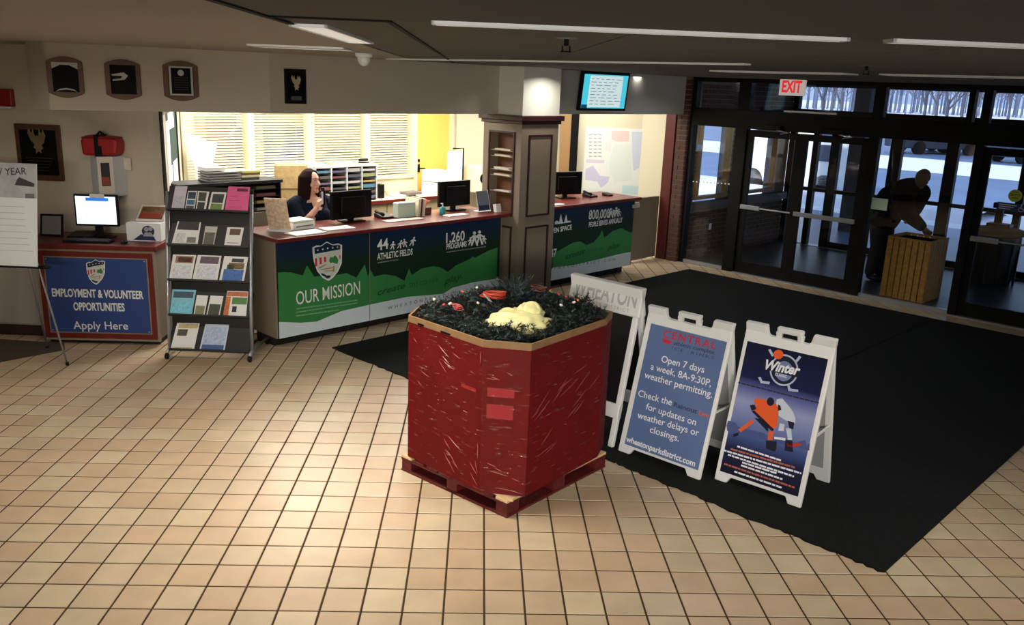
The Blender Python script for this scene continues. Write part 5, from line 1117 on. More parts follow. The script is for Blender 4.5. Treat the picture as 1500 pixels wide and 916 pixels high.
for (px_, py_), m_, cn in bulbs:
    x, y, z = boxpick(px_, py_, .045); r = root('string_bulb', Matrix.Translation((x, y, z)) @ Matrix.Rotation(rr.uniform(0, 6), 4, 'Z') @ Matrix.Rotation(1.1, 4, 'X'), blab.pop(0), 'bulb', '%s string bulbs' % cn)
    part(r, 'glass_bulb', MB().ball((0, 0, 0), .0095, .0095, .014), m_, sm=True); part(r, 'socket', MB().tube([(0, 0, -.012), (0, 0, -.032)], .006, 8), M_tin)
def coil(cx_, cy_, cz_, R, n, m, label, seed, rad=.0045, flatz=.5, name='cord_coil'):
    rr = random.Random(seed); mb = MB()
    for k in range(n):
        a0 = rr.uniform(0, 6.28); ox, oy = rr.uniform(-.02, .02), rr.uniform(-.02, .02); ti = rr.uniform(-.5, .5); pts = []
        for j in range(22): a = a0+j*6.28/20; r_ = R*(1+.12*math.sin(3*a+k)); pts.append((cx_+ox+r_*math.cos(a), cy_+oy+r_*.7*math.sin(a), cz_+.012*k/n*3+r_*ti*.5*math.cos(a+k)*flatz+R*.35))
        mb.tube(pts, rad, 5, False)
    return single(name, mb, m, Matrix.Translation((cx_, cy_, cz_)), label, 'cord', F=I4, sm=True)
x, y, z = boxpick(722, 448, .0); coil(x, y, z+.01, .07, 14, mat('cord_orange_red', (176, 62, 44), .5), 'orange-red bundle of cord in the middle of the red box', 1)
x, y, z = boxpick(668, 466, .0); coil(x, y, z+.02, .03, 4, mat('cord_pink', (186, 92, 92), .5), 'small pinkish loop of cord by the front rim of the red box', 2, .003)
x, y, z = boxpick(728, 428, .0); coil(x-.02, y-.05, z-.01, .03, 5, mat('ribbon_crimson', (170, 30, 60), .4), 'crimson ribbon loops at the rear rim left of the sprig', 3, .006)
x, y, z = boxpick(805, 425, .0); coil(x, y, z+.01, .05, 4, mat('cord_rust', (150, 70, 50), .5), 'rust coloured cord at the rear right of the red box', 4, .004)
x, y, z = boxpick(710, 460, .04)
single('clear_strip', MB().prism([(-.02, 0), (.03, -.09), (.055, -.085), (.0, .02)], 0, .004, 'xy'), mat('silver_strip', (150, 170, 166), .3), Matrix.Translation((x, y, z+.03)) @ Matrix.Rotation(.5, 4, 'Y'), 'pale silvery strip beside the orange cord bundle', 'strip')
# yellow bag
def blob(parts, res, seed, amp=.05, sub=4):
    bm = bmesh.new(); bmesh.ops.create_icosphere(bm, subdivisions=sub, radius=1); rr = random.Random(seed); ph = [(rr.uniform(2, 6), rr.uniform(0, 6), Vector((rr.uniform(-1, 1), rr.uniform(-1, 1), rr.uniform(-1, 1))).normalized()) for _ in range(14)]
    for v in bm.verts:
        n = v.co.normalized(); d = 1
        for f, p, w in ph: d += amp*abs(math.sin(f*n.dot(w)*2+p))**.6-amp*.5
        v.co = n*d
    return bm
x, y, z = boxpick(760, 476, -.06)
r = root('plastic_bag', Matrix.Translation((x, y, z)), 'crumpled pale yellow plastic bag at the front rim of the red box', 'bag')
M_bag = mat('yellow_plastic', (226, 220, 160), .4, bump=.5, bscale=14)
def from_bm(bm, S_):
    mb = MB(); mb.add([(v.co.x*S_[0]+S_[3], v.co.y*S_[1]+S_[4], v.co.z*S_[2]+S_[5]) for v in bm.verts], [tuple(v.index for v in f.verts) for f in bm.faces]); bm.free(); return mb
mb = from_bm(blob(None, 0, 4, .06), (.18, .095, .075, 0.0, -.01, .04)); mb2 = from_bm(blob(None, 0, 8, .06), (.085, .06, .07, .065, .045, .085)); mb3 = from_bm(blob(None, 0, 12, .06), (.095, .07, .055, -.045, .045, .065))
part(r, 'bag_body', mb, M_bag, sm=True); part(r, 'bag_fold', mb2, M_bag, sm=True); part(r, 'bag_fold', mb3, M_bag, sm=True)
hp = [(.08+.045*math.cos(a), .03+.0*a, .14+.035*math.sin(a)) for a in [i*math.pi/7-.3 for i in range(9)]]
part(r, 'bag_handle', MB().tube(hp, [.02, .014, .012, .012, .012, .012, .012, .014, .02], 8), M_bag, sm=True)
# ================================================================== A-FRAME SIGNS
M_sign = mat('white_sign_plastic', (226, 228, 228), .45, bump=.1, bscale=200)
def aframe(ax, ay, deg, w, Hr, splay, label, plain=False):
    tilt = math.degrees(math.atan2(splay/2, Hr)); L = math.hypot(splay/2, Hr)
    M0 = FR((ax, ay, 0), deg); r = root('sandwich_board', M0 @ Matrix.Translation((w/2, splay/2, 0)), label, 'sandwich board')
    Ff = M0 @ Matrix.Rotation(-math.radians(tilt), 4, 'X')
    Fk = M0 @ Matrix.Translation((0, splay, 0)) @ Matrix.Rotation(math.radians(tilt), 4, 'X')
    top = L; nt = L-.075
    def outline():
        return [(0, 0), (.085*w/.6, 0), (.11*w/.6, .045), (w-.11*w/.6, .045), (w-.085*w/.6, 0), (w, 0), (w, top), (w-.145, top), (w-.165, nt+.01), (w-.18, nt), (w/2+.085, nt), (w/2-.085, nt), (.18, nt), (.165, nt+.01), (.145, top), (0, top)]
    if not plain:
        for F_, nm, y0, y1 in ((Ff, 'front_board', 0, .03), (Fk, 'rear_board', -.03, 0)):
            part(r, nm, MB().prism(outline(), y0, y1), M_sign, F_, bev=.006)
            hn = MB(); x0, x1 = w/2-.095, w/2+.095
            for (a, b, c, d) in ((x0, x0+.042, nt-.002, top-.028), (x1-.042, x1, nt-.002, top-.028), (x0+.008, x1-.008, top-.034, top+.004)): hn.box(a, b, y0, y1, c, d)
            part(r, 'handle', hn, M_sign, F_, bev=.008)
        part(r, 'inner_recess', MB().box(.045, w-.045, -.034, -.031, .12, L-.16), mat('sign_inner_grey', (150, 152, 152), .6), Fk)
        part(r, 'hinge_strap', MB().box(.0, .012, .0, splay*.5, .0, .012), M_sign, M0 @ Matrix.Translation((w-.02, splay*.25, .45)))
    return r, Ff, Fk, L
# sign 2 (hockey)
a0 = pk(I4, 2, .012, 1046, 702); a1 = pk(I4, 2, .012, 1172, 745); dg = math.degrees(math.atan2(a1.y-a0.y, a1.x-a0.x)); w2 = (a1-a0).length
r, F2, Fk2, L2s = aframe(a0.x, a0.y, dg, w2, 1.105, .545, 'white sandwich board with the dark blue winter hockey poster, rightmost of the signs')
for o_ in [r]: o_.location.z += .012
# shift frames to rest on the mat
UP = Matrix.Translation((0, 0, .012)); F2 = UP @ F2
k_, ox, oy = .2841, 1040, 490; P4 = lambda p: loc(p, k_, ox, oy)
def sync(r): MW[r.name] = UP @ MW[r.name]
sync(r)
y_ = -.001
pc = [pk(F2, 1, y_, *p) for p in P4([(170, 30), (622, 130), (465, 840), (35, 700)])]
X0, X1 = (pc[0].x+pc[3].x)/2, (pc[1].x+pc[2].x)/2; Z0, Z1 = (pc[2].z+pc[3].z)/2, (pc[0].z+pc[1].z)/2
X0, X1 = max(X0, .03), min(X1, w2-.03)
def fade(name, stops, axisF, z0, z1):
    m = bpy.data.materials.new(name); m.use_nodes = True; n = m.node_tree.nodes; l = m.node_tree.links; b = n['Principled BSDF']
    g = n.new('ShaderNodeNewGeometry'); sp = n.new('ShaderNodeSeparateXYZ'); l.new(g.outputs['Position'], sp.inputs[0]); mr = n.new('ShaderNodeMapRange'); mr.inputs[1].default_value = z0; mr.inputs[2].default_value = z1; l.new(sp.outputs[2], mr.inputs[0])
    cr = n.new('ShaderNodeValToRGB'); l.new(mr.outputs[0], cr.inputs[0]); e = cr.color_ramp.elements
    e[0].position = stops[0][0]; e[0].color = lin(stops[0][1])+(1,); e[1].position = stops[-1][0]; e[1].color = lin(stops[-1][1])+(1,)
    for p, c in stops[1:-1]: x = e.new(p); x.color = lin(c)+(1,)
    l.new(cr.outputs[0], b.inputs['Base Color']); b.inputs['Roughness'].default_value = .35; return m
za, zb_ = (F2 @ Vector((0, 0, Z0))).z, (F2 @ Vector((0, 0, Z1))).z
M_post = fade('hockey_poster', [(0, (14, 18, 36)), (.2, (24, 32, 70)), (.3, (64, 84, 140)), (.42, (110, 124, 176)), (.56, (146, 154, 196)), (.66, (90, 100, 160)), (.74, (22, 30, 72)), (1, (14, 20, 48))], F2, za, zb_)
r = part(r, 'poster', MB().box(X0, X1, y_-.001, y_, Z0, Z1), M_post, F2)
yp = y_-.001; ORG = mat('print_orange', (226, 92, 40), .45); NVY = mat('print_navy', (18, 24, 48), .45); LBL = mat('print_pale_blue', (176, 188, 214), .45); WHI = mat('print_bright', (228, 232, 240), .45); DKI = mat('print_dark_ink', (40, 44, 60), .5)
def fp(name, polys, m, dy=0, rnd=None):
  for polys in [[p_] for p_ in polys]: part(r, name, flat(None, None, F2, yp-dy, [P4(p) for p in polys], None, .0005, mbin=MB()), m, F2)
fp('poster_skyline', [[(85, 470), (95, 445), (130, 455), (150, 478), (280, 510), (300, 525), (440, 560), (470, 550), (490, 545), (500, 575), (515, 560), (512, 600), (90, 500)]], mat('print_mid_blue', (70, 84, 140), .5))
fp('logo_stick', [[(300, 80), (312, 76), (330, 108), (320, 115)], [(460, 110), (472, 118), (440, 155), (430, 148)], [(248, 222), (262, 220), (270, 240), (310, 245), (305, 258), (262, 252)], [(398, 262), (410, 262), (415, 280), (455, 285), (455, 298), (405, 292)]], LBL)
fp('logo_ring', [circ(382, 185, 74, 82, 28)], LBL); fp('logo_disc', [circ(382, 185, 66, 73, 28)], NVY, .0006); fp('logo_inner', [circ(382, 190, 46, 52, 24)], mat('print_steel', (110, 126, 170), .5), .0012)
fp('logo_puck', [circ(353, 104, 26, 24)], ORG, .0018)
fp('logo_banner', [[(275, 135), (300, 142), (465, 190), (470, 210), (445, 222), (300, 185), (270, 190)]], NVY, .0024)
txt(r, 'Winter', F2, yp-.003, P4([(283, 178)])[0], P4([(462, 212)])[0], 0, WHI, bold=.035, cap_px=13.5, shear=.3)
txt(r, 'CLASSIC', F2, yp-.003, P4([(335, 212)])[0], P4([(395, 226)])[0], 0, WHI, bold=.02, cap_px=4)
part(r, 'caption', dashes(None, F2, yp, P4([(145, 252)])[0], P4([(560, 358)])[0], 2.2, None, seed=3), DKI, F2)
fp('player_orange', [[(228, 335), (250, 330), (290, 338), (330, 350), (352, 375), (352, 430), (345, 475), (320, 495), (290, 470), (262, 425), (235, 410), (222, 385), (240, 365), (228, 358)], [(215, 440), (228, 452), (160, 505), (145, 492)], [(300, 500), (328, 500), (322, 545), (298, 545)]], ORG, .0006)
fp('player_white', [[(345, 335), (372, 330), (398, 360), (425, 395), (440, 430), (440, 460), (412, 455), (385, 440), (355, 420), (352, 380), (340, 355)], [(392, 485), (418, 485), (424, 545), (402, 545)], [(360, 458), (385, 465), (380, 500), (352, 498)]], mat('print_player_white', (196, 206, 220), .45), .0006)
fp('player_dark', [circ(312, 347, 19, 22), [(205, 365), (230, 362), (240, 385), (215, 395)], [(215, 398), (228, 392), (330, 490), (322, 502)], [(118, 515), (150, 505), (146, 522), (122, 530)], [(288, 548), (345, 552), (342, 590), (335, 605), (290, 590)], [(388, 545), (425, 548), (428, 608), (385, 600)], [(228, 430), (270, 440), (300, 470), (300, 505), (262, 465)], [(400, 445), (435, 455), (430, 490), (410, 485)], [(350, 362), (362, 366), (368, 390), (352, 395)]], NVY, .0012)
fp('ice_red_stick', [[(395, 562), (475, 560), (468, 572), (440, 582), (398, 578)]], mat('print_stick_red', (190, 50, 50), .5), .0012)
fp('stick_white', [[(330, 528), (390, 535), (388, 548), (332, 540)]], WHI, .0018)
rows = [((140, 582), (365, 655), WHI), ((105, 595), (437, 692), None), ((68, 602), (470, 722), WHI), ((92, 625), (432, 738), WHI), ((165, 665), (345, 722), WHI), ((160, 680), (372, 752), WHI), ((72, 672), (435, 795), None), ((125, 712), (368, 795), WHI)]
for k, (A, B, m_) in enumerate(rows): part(r, 'small_print', dashes(None, F2, yp, P4([A])[0], P4([B])[0], 2.6, None, seed=k+1, gap=.22), m_ or mat('print_rust', (176, 96, 76), .5), F2)
# sign 1 (ice rink hours)
a0 = pk(I4, 2, .012, 905, 660); a1 = pk(I4, 2, .012, 1024, 704); dg = math.degrees(math.atan2(a1.y-a0.y, a1.x-a0.x)); w1 = (a1-a0).length
r, F1, Fk1, L1s = aframe(a0.x, a0.y, dg, w1, 1.085, .56, 'white sandwich board with grey-blue ice rink hours poster, the middle sign')
r.location.z += .012; sync(r); F1 = UP @ F1
k3, ox3, oy3 = .251, 900, 470; P3 = lambda p: loc(p, k3, ox3, oy3); p3 = lambda x, y: (900+x*k3, 470+y*k3)
pc = [pk(F1, 1, y_, *p) for p in P3([(235, 25), (680, 125), (480, 870), (60, 720)])]
X0, X1 = max(min(pc[0].x, pc[3].x), .024), min(max(pc[1].x, pc[2].x), w1-.024); Z0, Z1 = (pc[2].z+pc[3].z)/2, (pc[0].z+pc[1].z)/2
rs = r; r = part(r, 'poster', MB().box(X0, X1, y_-.001, y_, Z0, Z1), mat('poster_slate_blue', (92, 114, 158), .45), F1)
yp1 = y_-.001; REDP = mat('print_sign_red', (196, 44, 64), .45); SLT = mat('print_sign_slate', (52, 56, 76), .5)
def t1(s, A, B, cap, m_, b_=.006, sp=1.0): txt(r, s, F1, yp1, p3(*A), p3(*B), 0, m_, bold=b_, cap_px=cap*k3, space=sp)
t1('CENTRAL', (284, 95), (592, 168), 42, REDP, .02, 1.25)
part(r, 'logo_swoosh', flat(None, None, F1, yp1, [P3([(278, 98), (300, 108), (330, 118), (336, 130), (310, 138), (285, 125)])], None, .0005, mbin=MB()), REDP, F1)
t1('athletic complex', (345, 140), (583, 196), 22, SLT, .01); t1('ICE  RINKS', (335, 168), (580, 226), 17, SLT, 0, 1.35)
t1('Open 7 days', (272, 240), (522, 305), 38, WHI); t1('a week, 8A-9:30P,', (210, 283), (562, 385), 38, WHI); t1('weather permitting.', (173, 332), (568, 450), 38, WHI)
t1('Check the', (137, 440), (333, 496), 38, WHI); t1('Rainout', (345, 500), (480, 543), 26, SLT, .02); t1('Line', (492, 549), (548, 566), 26, ORG, .01)
t1('for updates on', (182, 517), (473, 612), 38, WHI); t1('weather delays or', (133, 567), (490, 675), 38, WHI); t1('closings.', (205, 651), (375, 706), 38, WHI)
t1('wheatonparkdistrict.com', (66, 703), (468, 852), 32, WHI, .03)
# sign 3 (chalkboard with header)
a1 = Vector((.79, 6.03, .012)); dg = -43; w3 = .66; Hr = 1.20; splay = .5; tilt = math.degrees(math.atan2(splay/2, Hr)); L3s = math.hypot(splay/2, Hr)
M0 = FR((a1.x-w3*math.cos(math.radians(dg)), a1.y-w3*math.sin(math.radians(dg)), .012), dg)
F3 = M0 @ Matrix.Rotation(-math.radians(tilt), 4, 'X'); Fk3 = M0 @ Matrix.Translation((0, splay, 0)) @ Matrix.Rotation(math.radians(tilt), 4, 'X')
r = root('sandwich_board', M0 @ Matrix.Translation((w3/2, splay/2, 0)), 'white sandwich board with black panel and embossed header behind the red box', 'sandwich board')
for F_, y0, y1 in ((F3, 0, .035), (Fk3, -.035, 0)):
    part(r, 'post', MB().box(0, .045, y0, y1, 0, L3s-.2), M_sign, F_, bev=.006); part(r, 'post', MB().box(w3-.045, w3, y0, y1, 0, L3s-.2), M_sign, F_, bev=.006)
    part(r, 'header', MB().box(-.01, w3+.01, y0-.005, y1+.005, L3s-.23, L3s), M_sign, F_, bev=.01)
    part(r, 'lower_bar', MB().box(.0, w3, y0-.005, y1+.005, .22, .33), M_sign, F_, bev=.006)
    part(r, 'black_panel', MB().box(.045, w3-.045, y0+.012, y0+.018, .33, L3s-.23), mat('chalkboard', (12, 12, 13), .5), F_)
M_emb = mat('embossed_grey', (178, 180, 180), .5)
txt(r, 'WHEATON', F3, -.0055, (.03, L3s-.16), (w3-.03, L3s-.16), .125, M_emb, local=True, bold=.02)
txt(r, 'PARK DISTRICT', F3, -.0055, (.2, L3s-.205), (w3-.08, L3s-.205), .026, M_emb, local=True, space=1.3)
part(r, 'header_dot', MB().prism(circ(.15, L3s-.195, .013), -.006, -.005), mat('dot_grey', (110, 112, 112), .5), F3)
# ================================================================== VESTIBULE THINGS
q = pk(I4, 2, 0, 1290, 434); M_slatw = mat('cedar_slat', (178, 130, 58), .6, var=.25, vscale=25)
FBin = FD @ Matrix.Translation((-4.42, 11.80, 0)) @ Matrix.Rotation(math.radians(-2), 4, 'Z')
r = root('litter_bin', FBin @ Matrix.Translation((.29, .29, 0)), 'square bin clad in vertical wooden slats behind the entrance glass', 'bin')
bwid = .58; ns = 7; sw = bwid/ns
for side in range(4):
    Rm = FBin @ Matrix.Translation((bwid/2, bwid/2, 0)) @ Matrix.Rotation(side*math.pi/2, 4, 'Z') @ Matrix.Translation((-bwid/2, -bwid/2, 0))
    for k in range(ns): part(r, 'slat', MB().box(k*sw+.006, (k+1)*sw-.006, 0, .018, .015, .82+(.0 if k % 2 else .004)), M_slatw, Rm, bev=.002)
part(r, 'liner', MB().box(.02, bwid-.02, .02, .04, .02, .8).box(.02, bwid-.02, bwid-.04, bwid-.02, .02, .8).box(.02, .04, .04, bwid-.04, .02, .8).box(bwid-.04, bwid-.02, .04, bwid-.04, .02, .8).box(.04, bwid-.04, .04, bwid-.04, .6, .62), M_dark, FBin)
part(r, 'top_rim', MB().box(.0, bwid, -.004, .03, .82, .84).box(0, bwid, bwid-.03, bwid+.004, .82, .84).box(-.004, .03, .03, bwid-.03, .82, .84).box(bwid-.03, bwid+.004, .03, bwid-.03, .82, .84), M_slatw, FBin, bev=.003)
q = pk(FD, 1, 14.1, 1452, 398)
FBa = FD @ Matrix.Translation((q.x, 14.1, 0))
r = root('round_planter', FBa, 'dark tapered receptacle with a wide lid near the outer doors', 'planter')
part(r, 'barrel', MB().lathe([(.27, 0), (.3, .3), (.32, .72), (.3, .75)], n=12), mat('charcoal_body', (36, 34, 36), .5))
for k in range(12): a = math.pi/6*k; part(r, 'stave', MB().box(-.012, .012, .298, .325, .02, .72, Matrix.Rotation(a, 4, 'Z')), mat('charcoal_rib', (50, 46, 46), .5))
part(r, 'lid', MB().lathe([(.36, .75), (.38, .77), (.38, .80), (.3, .83), (.1, .85)], n=20), M_dark, sm=True)
r = root('desk_phone', FBa @ Matrix.Translation((0, 0, .853)), 'black device with a raised head standing on the dark receptacle', 'device')
part(r, 'base', MB().box(-.16, .16, -.1, .1, 0, .05), M_black, bev=.01); part(r, 'stalk', MB().box(-.08, .02, -.04, .04, .05, .28), M_black, bev=.01); part(r, 'head', MB().box(-.12, .06, -.06, .05, .27, .35), M_black, bev=.01)
for nm, px_, py_, w, h, c, lab, shp in (('door_sticker', 1487, 287, .075, .075, (206, 214, 80), 'round yellow-green caution sticker on the right entrance door', 'c'), ('door_sticker', 1482, 304, .16, .05, (40, 70, 150), 'blue accessible entrance sticker on the right entrance door', 'r'), ('paper_sign', 1287, 299, .115, .075, (196, 220, 196), 'pale green paper sign taped to the glass beside the bin', 'r')):
    q = pk(FD, 1, 11.54, px_, py_); F_ = FD @ Matrix.Translation((q.x, 11.542, q.z)); r = root(nm, F_, lab, 'sticker' if 'sticker' in nm else 'sign')
    part(r, 'print', MB().prism(circ(0, 0, w) if shp == 'c' else [(-w, -h), (w, -h), (w, h), (-w, h)], -.003, 0), mat('stk_%d' % c[0], c, .5))
    if shp == 'c':
        txt(r, 'CAUTION', F_, -.0035, (-.055, .0), (.055, .0), .026, mat('sticker_black', (20, 40, 20), .5), local=True, bold=.02); part(r, 'ring', MB().prism(circ(0, 0, .07), -.0036, -.0034), MATS['stk_206']) if False else None
        part(r, 'small_print', MB().box(-.035, .035, -.004, -.003, .04, .048).box(-.035, .035, -.004, -.003, -.03, -.022), MATS['sticker_black'])
    elif c[2] == 150:
        part(r, 'wheelchair_symbol', MB().tube([(.1, -.004, .035), (.1, -.004, -.005), (.125, -.004, -.005), (.14, -.004, -.035)], .005, 6).ball((.1, -.004, .042), .007).tube([(.1+.024*math.cos(a), -.004, -.015+.024*math.sin(a)) for a in [i*.5+1.8 for i in range(9)]], .004, 6), M_print)
        rw = MB()
        for k in range(3): rw.box(-.14, .05-.03*k, -.004, -.003, .02-k*.024, .03-k*.024)
        part(r, 'small_print', rw, M_print)
# ================================================================== CHAIRS
def office_chair(M, m, label, bz, bh, seat, bw=.46):
    r = root('office_chair', M, label, 'chair')
    part(r, 'seat', MB().box(-.24, .24, -.22, .24, seat-.09, seat), m, bev=.03)
    part(r, 'backrest', MB().box(-bw/2, bw/2, .22, .3, bz, bz+bh), m, bev=.03)
    part(r, 'back_post', MB().box(-.03, .03, .24, .28, seat-.12, bz+.1), M_black)
    part(r, 'column', MB().tube([(0, 0, .06), (0, 0, seat-.08)], .028), M_silver, sm=True)
    for k in range(5): a = k*2*math.pi/5; part(r, 'base_leg', MB().tube([(0, 0, .09), (.28*math.cos(a), .28*math.sin(a), .05)], [.025, .015]).ball((.28*math.cos(a), .28*math.sin(a), .03), .025), M_black, sm=True)
    return r
def face_deg(dx, dy): return math.degrees(math.atan2(dx, -dy))     # local -y turned to world (dx, dy)
q = pk(FB, 1, 9.15, 430, 265)
M = Matrix.Translation(wp(FB, q.x, 9.15, 0)) @ Matrix.Rotation(math.radians(25+180), 4, 'Z')
ch = office_chair(FR(wp(FB, q.x, 9.1, .005), 26), mat('tan_leather', (176, 150, 104), .5, var=.15, vscale=20), 'tan high-back office chair behind the receptionist', .95, .64, .62, .40)
part(ch, 'back_seam', MB().box(-.2, .2, .214, .222, 1.28, 1.29), mat('tan_seam', (130, 104, 66), .6))
# ================================================================== PEOPLE
def remesh(o, vs, sm=6):
    a = o.modifiers.new('remesh', 'REMESH'); a.mode = 'VOXEL'; a.voxel_size = vs; a.use_smooth_shade = True
    b = o.modifiers.new('smooth', 'SMOOTH'); b.factor = .5; b.iterations = sm; return o
def loft(mb, rings, n=28, cap=True):
    """rings: (centre, rx, ry, yaw-free axes ex, ey)"""
    k = len(mb.v)
    for c, ex, ey in rings:
        for j in range(n): a = 2*math.pi*j/n; mb.v.append(Vector(c)+Vector(ex)*math.cos(a)+Vector(ey)*math.sin(a))
    for i in range(len(rings)-1):
        for j in range(n): mb.f.append((k+i*n+j, k+i*n+(j+1) % n, k+(i+1)*n+(j+1) % n, k+(i+1)*n+j))
    if cap: mb.f.append(tuple(k+j for j in range(n-1, -1, -1))); e = k+(len(rings)-1)*n; mb.f.append(tuple(e+j for j in range(n)))
    return mb
def limb(mb, pts, rs, n=14):
    P = [Vector(p) for p in pts]; Q = []; R_ = []
    for i in range(len(P)-1):
        for t in range(5): Q.append(P[i].lerp(P[i+1], t/5)); R_.append(rs[i]+(rs[i+1]-rs[i])*t/5)
    Q.append(P[-1]); R_.append(rs[-1]); mb.tube(Q, R_, n)
    for p, r_ in zip(P, rs): mb.ball(p, r_*.99, n=12, m=8)
    return mb
def hand(mb, wrist, d, palm_n, size=1.0, curl=.5):
    """palm along d, normal palm_n (side the fingers close to); five unequal fingers"""
    d = Vector(d).normalized(); nrm = Vector(palm_n); nrm = (nrm-d*nrm.dot(d)).normalized(); s = d.cross(nrm); w = Vector(wrist); u = size
    loft(mb, [(w, s*.024*u, nrm*.017*u), (w+d*.03*u, s*.036*u, nrm*.016*u), (w+d*.075*u, s*.041*u, nrm*.014*u), (w+d*.09*u, s*.038*u, nrm*.011*u)], 14)
    for k, (off, L) in enumerate(((-.030, .062), (-.010, .072), (.010, .068), (.029, .052))):
        p = w+d*.082*u+s*off*u; dd = d.copy(); pts = [p]
        for j in range(3):
            dd = (dd*math.cos(curl*.8)+nrm*math.sin(curl*.8)).normalized(); p = p+dd*L*u*(.45, .32, .23)[j]; pts.append(p)
        limb(mb, pts, [.0092*u, .0088*u, .008*u, .007*u], 8)
    p = w+d*.028*u-s*.03*u; td = (d*.7-s*.7+nrm*.35).normalized(); limb(mb, [p, p+td*.035*u, p+(td*.6+d*.5+nrm*.3).normalized()*.062*u], [.012*u, .0105*u, .0085*u], 8)
def head(mb, c, f, up, s=1.0, full=1.0):
    """head centred at c, facing f"""
    f = Vector(f).normalized(); up = Vector(up); up = (up-f*up.dot(f)).normalized(); l = up.cross(f); c = Vector(c)
    P = lambda x, y, z: c+l*x*s+f*y*s+up*z*s
    k = len(mb.v); n, m = 28, 20
    for i in range(1, m):
        a = math.pi*i/m
        for j in range(n):
            b = 2*math.pi*j/n; x, y, z = math.sin(a)*math.cos(b), math.sin(a)*math.sin(b), math.cos(a)
            X, Y, Z = x*.077*full, y*.096, z*.118
            if z < 0: t = -z; X *= 1-.34*t*t+(full-1)*.5; Y = Y*(1-.25*t)+.018*t if y > 0 else Y*(1-.45*t)
            if y > 0 and -.1 < z < .45: Y -= .006*math.exp(-((abs(x)-.38)/.2)**2-((z-.12)/.13)**2)
            mb.v.append(P(X, Y, Z))
    for i in range(m-2):
        for j in range(n): mb.f.append((k+i*n+j, k+(i+1)*n+j, k+(i+1)*n+(j+1) % n, k+i*n+(j+1) % n))
    t = len(mb.v); mb.v += [P(0, 0, .118), P(0, .018, -.118)]
    for j in range(n): mb.f.append((k+j, k+(j+1) % n, t)); mb.f.append((k+(m-2)*n+(j+1) % n, k+(m-2)*n+j, t+1))
    limb(mb, [P(0, .088, .016), P(0, .103, -.012), P(0, .112, -.028)], [.009*s, .011*s, .0135*s], 10)
    for sx in (-1, 1): mb.ball(P(sx*.011, .1, -.031), .009*s, n=8, m=6); mb.ball(P(sx*.045*full, .06, -.03), .026*s, .026*s, .024*s, 12, 8); limb(mb, [P(sx*.012, .088, .034), P(sx*.045, .078, .036)], [.009*s, .008*s], 8)
    limb(mb, [P(-.022, .088, -.058), P(0, .097, -.056), P(.022, .088, -.058)], [.006*s, .0085*s, .006*s], 8); limb(mb, [P(-.018, .087, -.068), P(0, .094, -.070), P(.018, .087, -.068)], [.006*s, .009*s, .006*s], 8)
    mb.ball(P(0, .078, -.098), .024*s, n=12, m=8)
    for sx in (-1, 1): mb.ball(P(sx*.078*full, -.005, -.005), .009*s, .02*s, .032*s, 10, 8)
    return P
M_skin = mat('skin_fair', (226, 176, 156), .5); M_skin.node_tree.nodes['Principled BSDF'].inputs['Subsurface Weight'].default_value = .1
M_skin.node_tree.nodes['Principled BSDF'].inputs['Subsurface Radius'].default_value = (.02, .008, .004)
# --- receptionist
hp = pk(FB, 1, 8.22, 455, 266); WP = wp(FB, hp.x, 8.22, 0)
fdir = Vector((.80, -.60)); FW_ = FR((WP.x-fdir.x*.03, WP.y-fdir.y*.03, 0), face_deg(*fdir))
hz = hp.z
r = root('person', FW_, 'seated woman with long dark hair in a navy v-neck top holding a phone handset', 'person')
b = MB(); sh = hz-.215; hipz = hz-.72
Xv, Yv = Vector((1, 0, 0)), Vector((0, 1, 0))
tor = [(hipz-.06, .17, .13, .02), (hipz, .215, .165, .02), (hipz+.12, .205, .165, .0), (hipz+.24, .19, .155, -.01), (hipz+.34, .195, .165, -.02), (hipz+.42, .20, .15, -.01), (sh, .195, .11, 0), (sh+.045, .12, .08, .0), (sh+.07, .065, .062, -.005)]
loft(b, [((0, y, z), Xv*rx, Yv*ry) for z, rx, ry, y in tor])
limb(b, [(0, 0, sh+.03), (0, -.02, hz-.08)], [.064, .058])
for sx in (-1, 1): b.ball((sx*.085, -.125, hipz+.35), .085, .07, .08, 14, 10)
P = head(b, (0, -.03, hz), (.12, -1, .04), (0, 0, 1), 1.04, 1.1)
R_sh, R_el, R_wr = Vector((-.215, 0, sh-.035)), Vector((-.235, -.16, sh-.235)), Vector((-.11, -.25, sh-.05))
L_sh, L_el, L_wr = Vector((.215, 0, sh-.035)), Vector((.27, -.12, sh-.27)), Vector((.10, -.31, HC+.03))
limb(b, [R_sh, R_el, R_wr], [.062, .048, .03]); limb(b, [L_sh, L_el, L_wr], [.062, .048, .03])
hand(b, R_wr, (.25, -.1, 1), (.8, -.2, -.3), .95, .75); hand(b, L_wr, (-.5, -.8, -.06), (0, 0, -1), .95, .25)
for sx in (-1, 1): limb(b, [(sx*.1, 0, hipz), (sx*.12, -.44, hipz-.0), (sx*.12, -.42, hipz-.42), (sx*.12, -.5, hipz-.46)], [.1, .07, .045, .035])
body = part(r, 'body', b, M_skin, FW_); remesh(body, .0065)
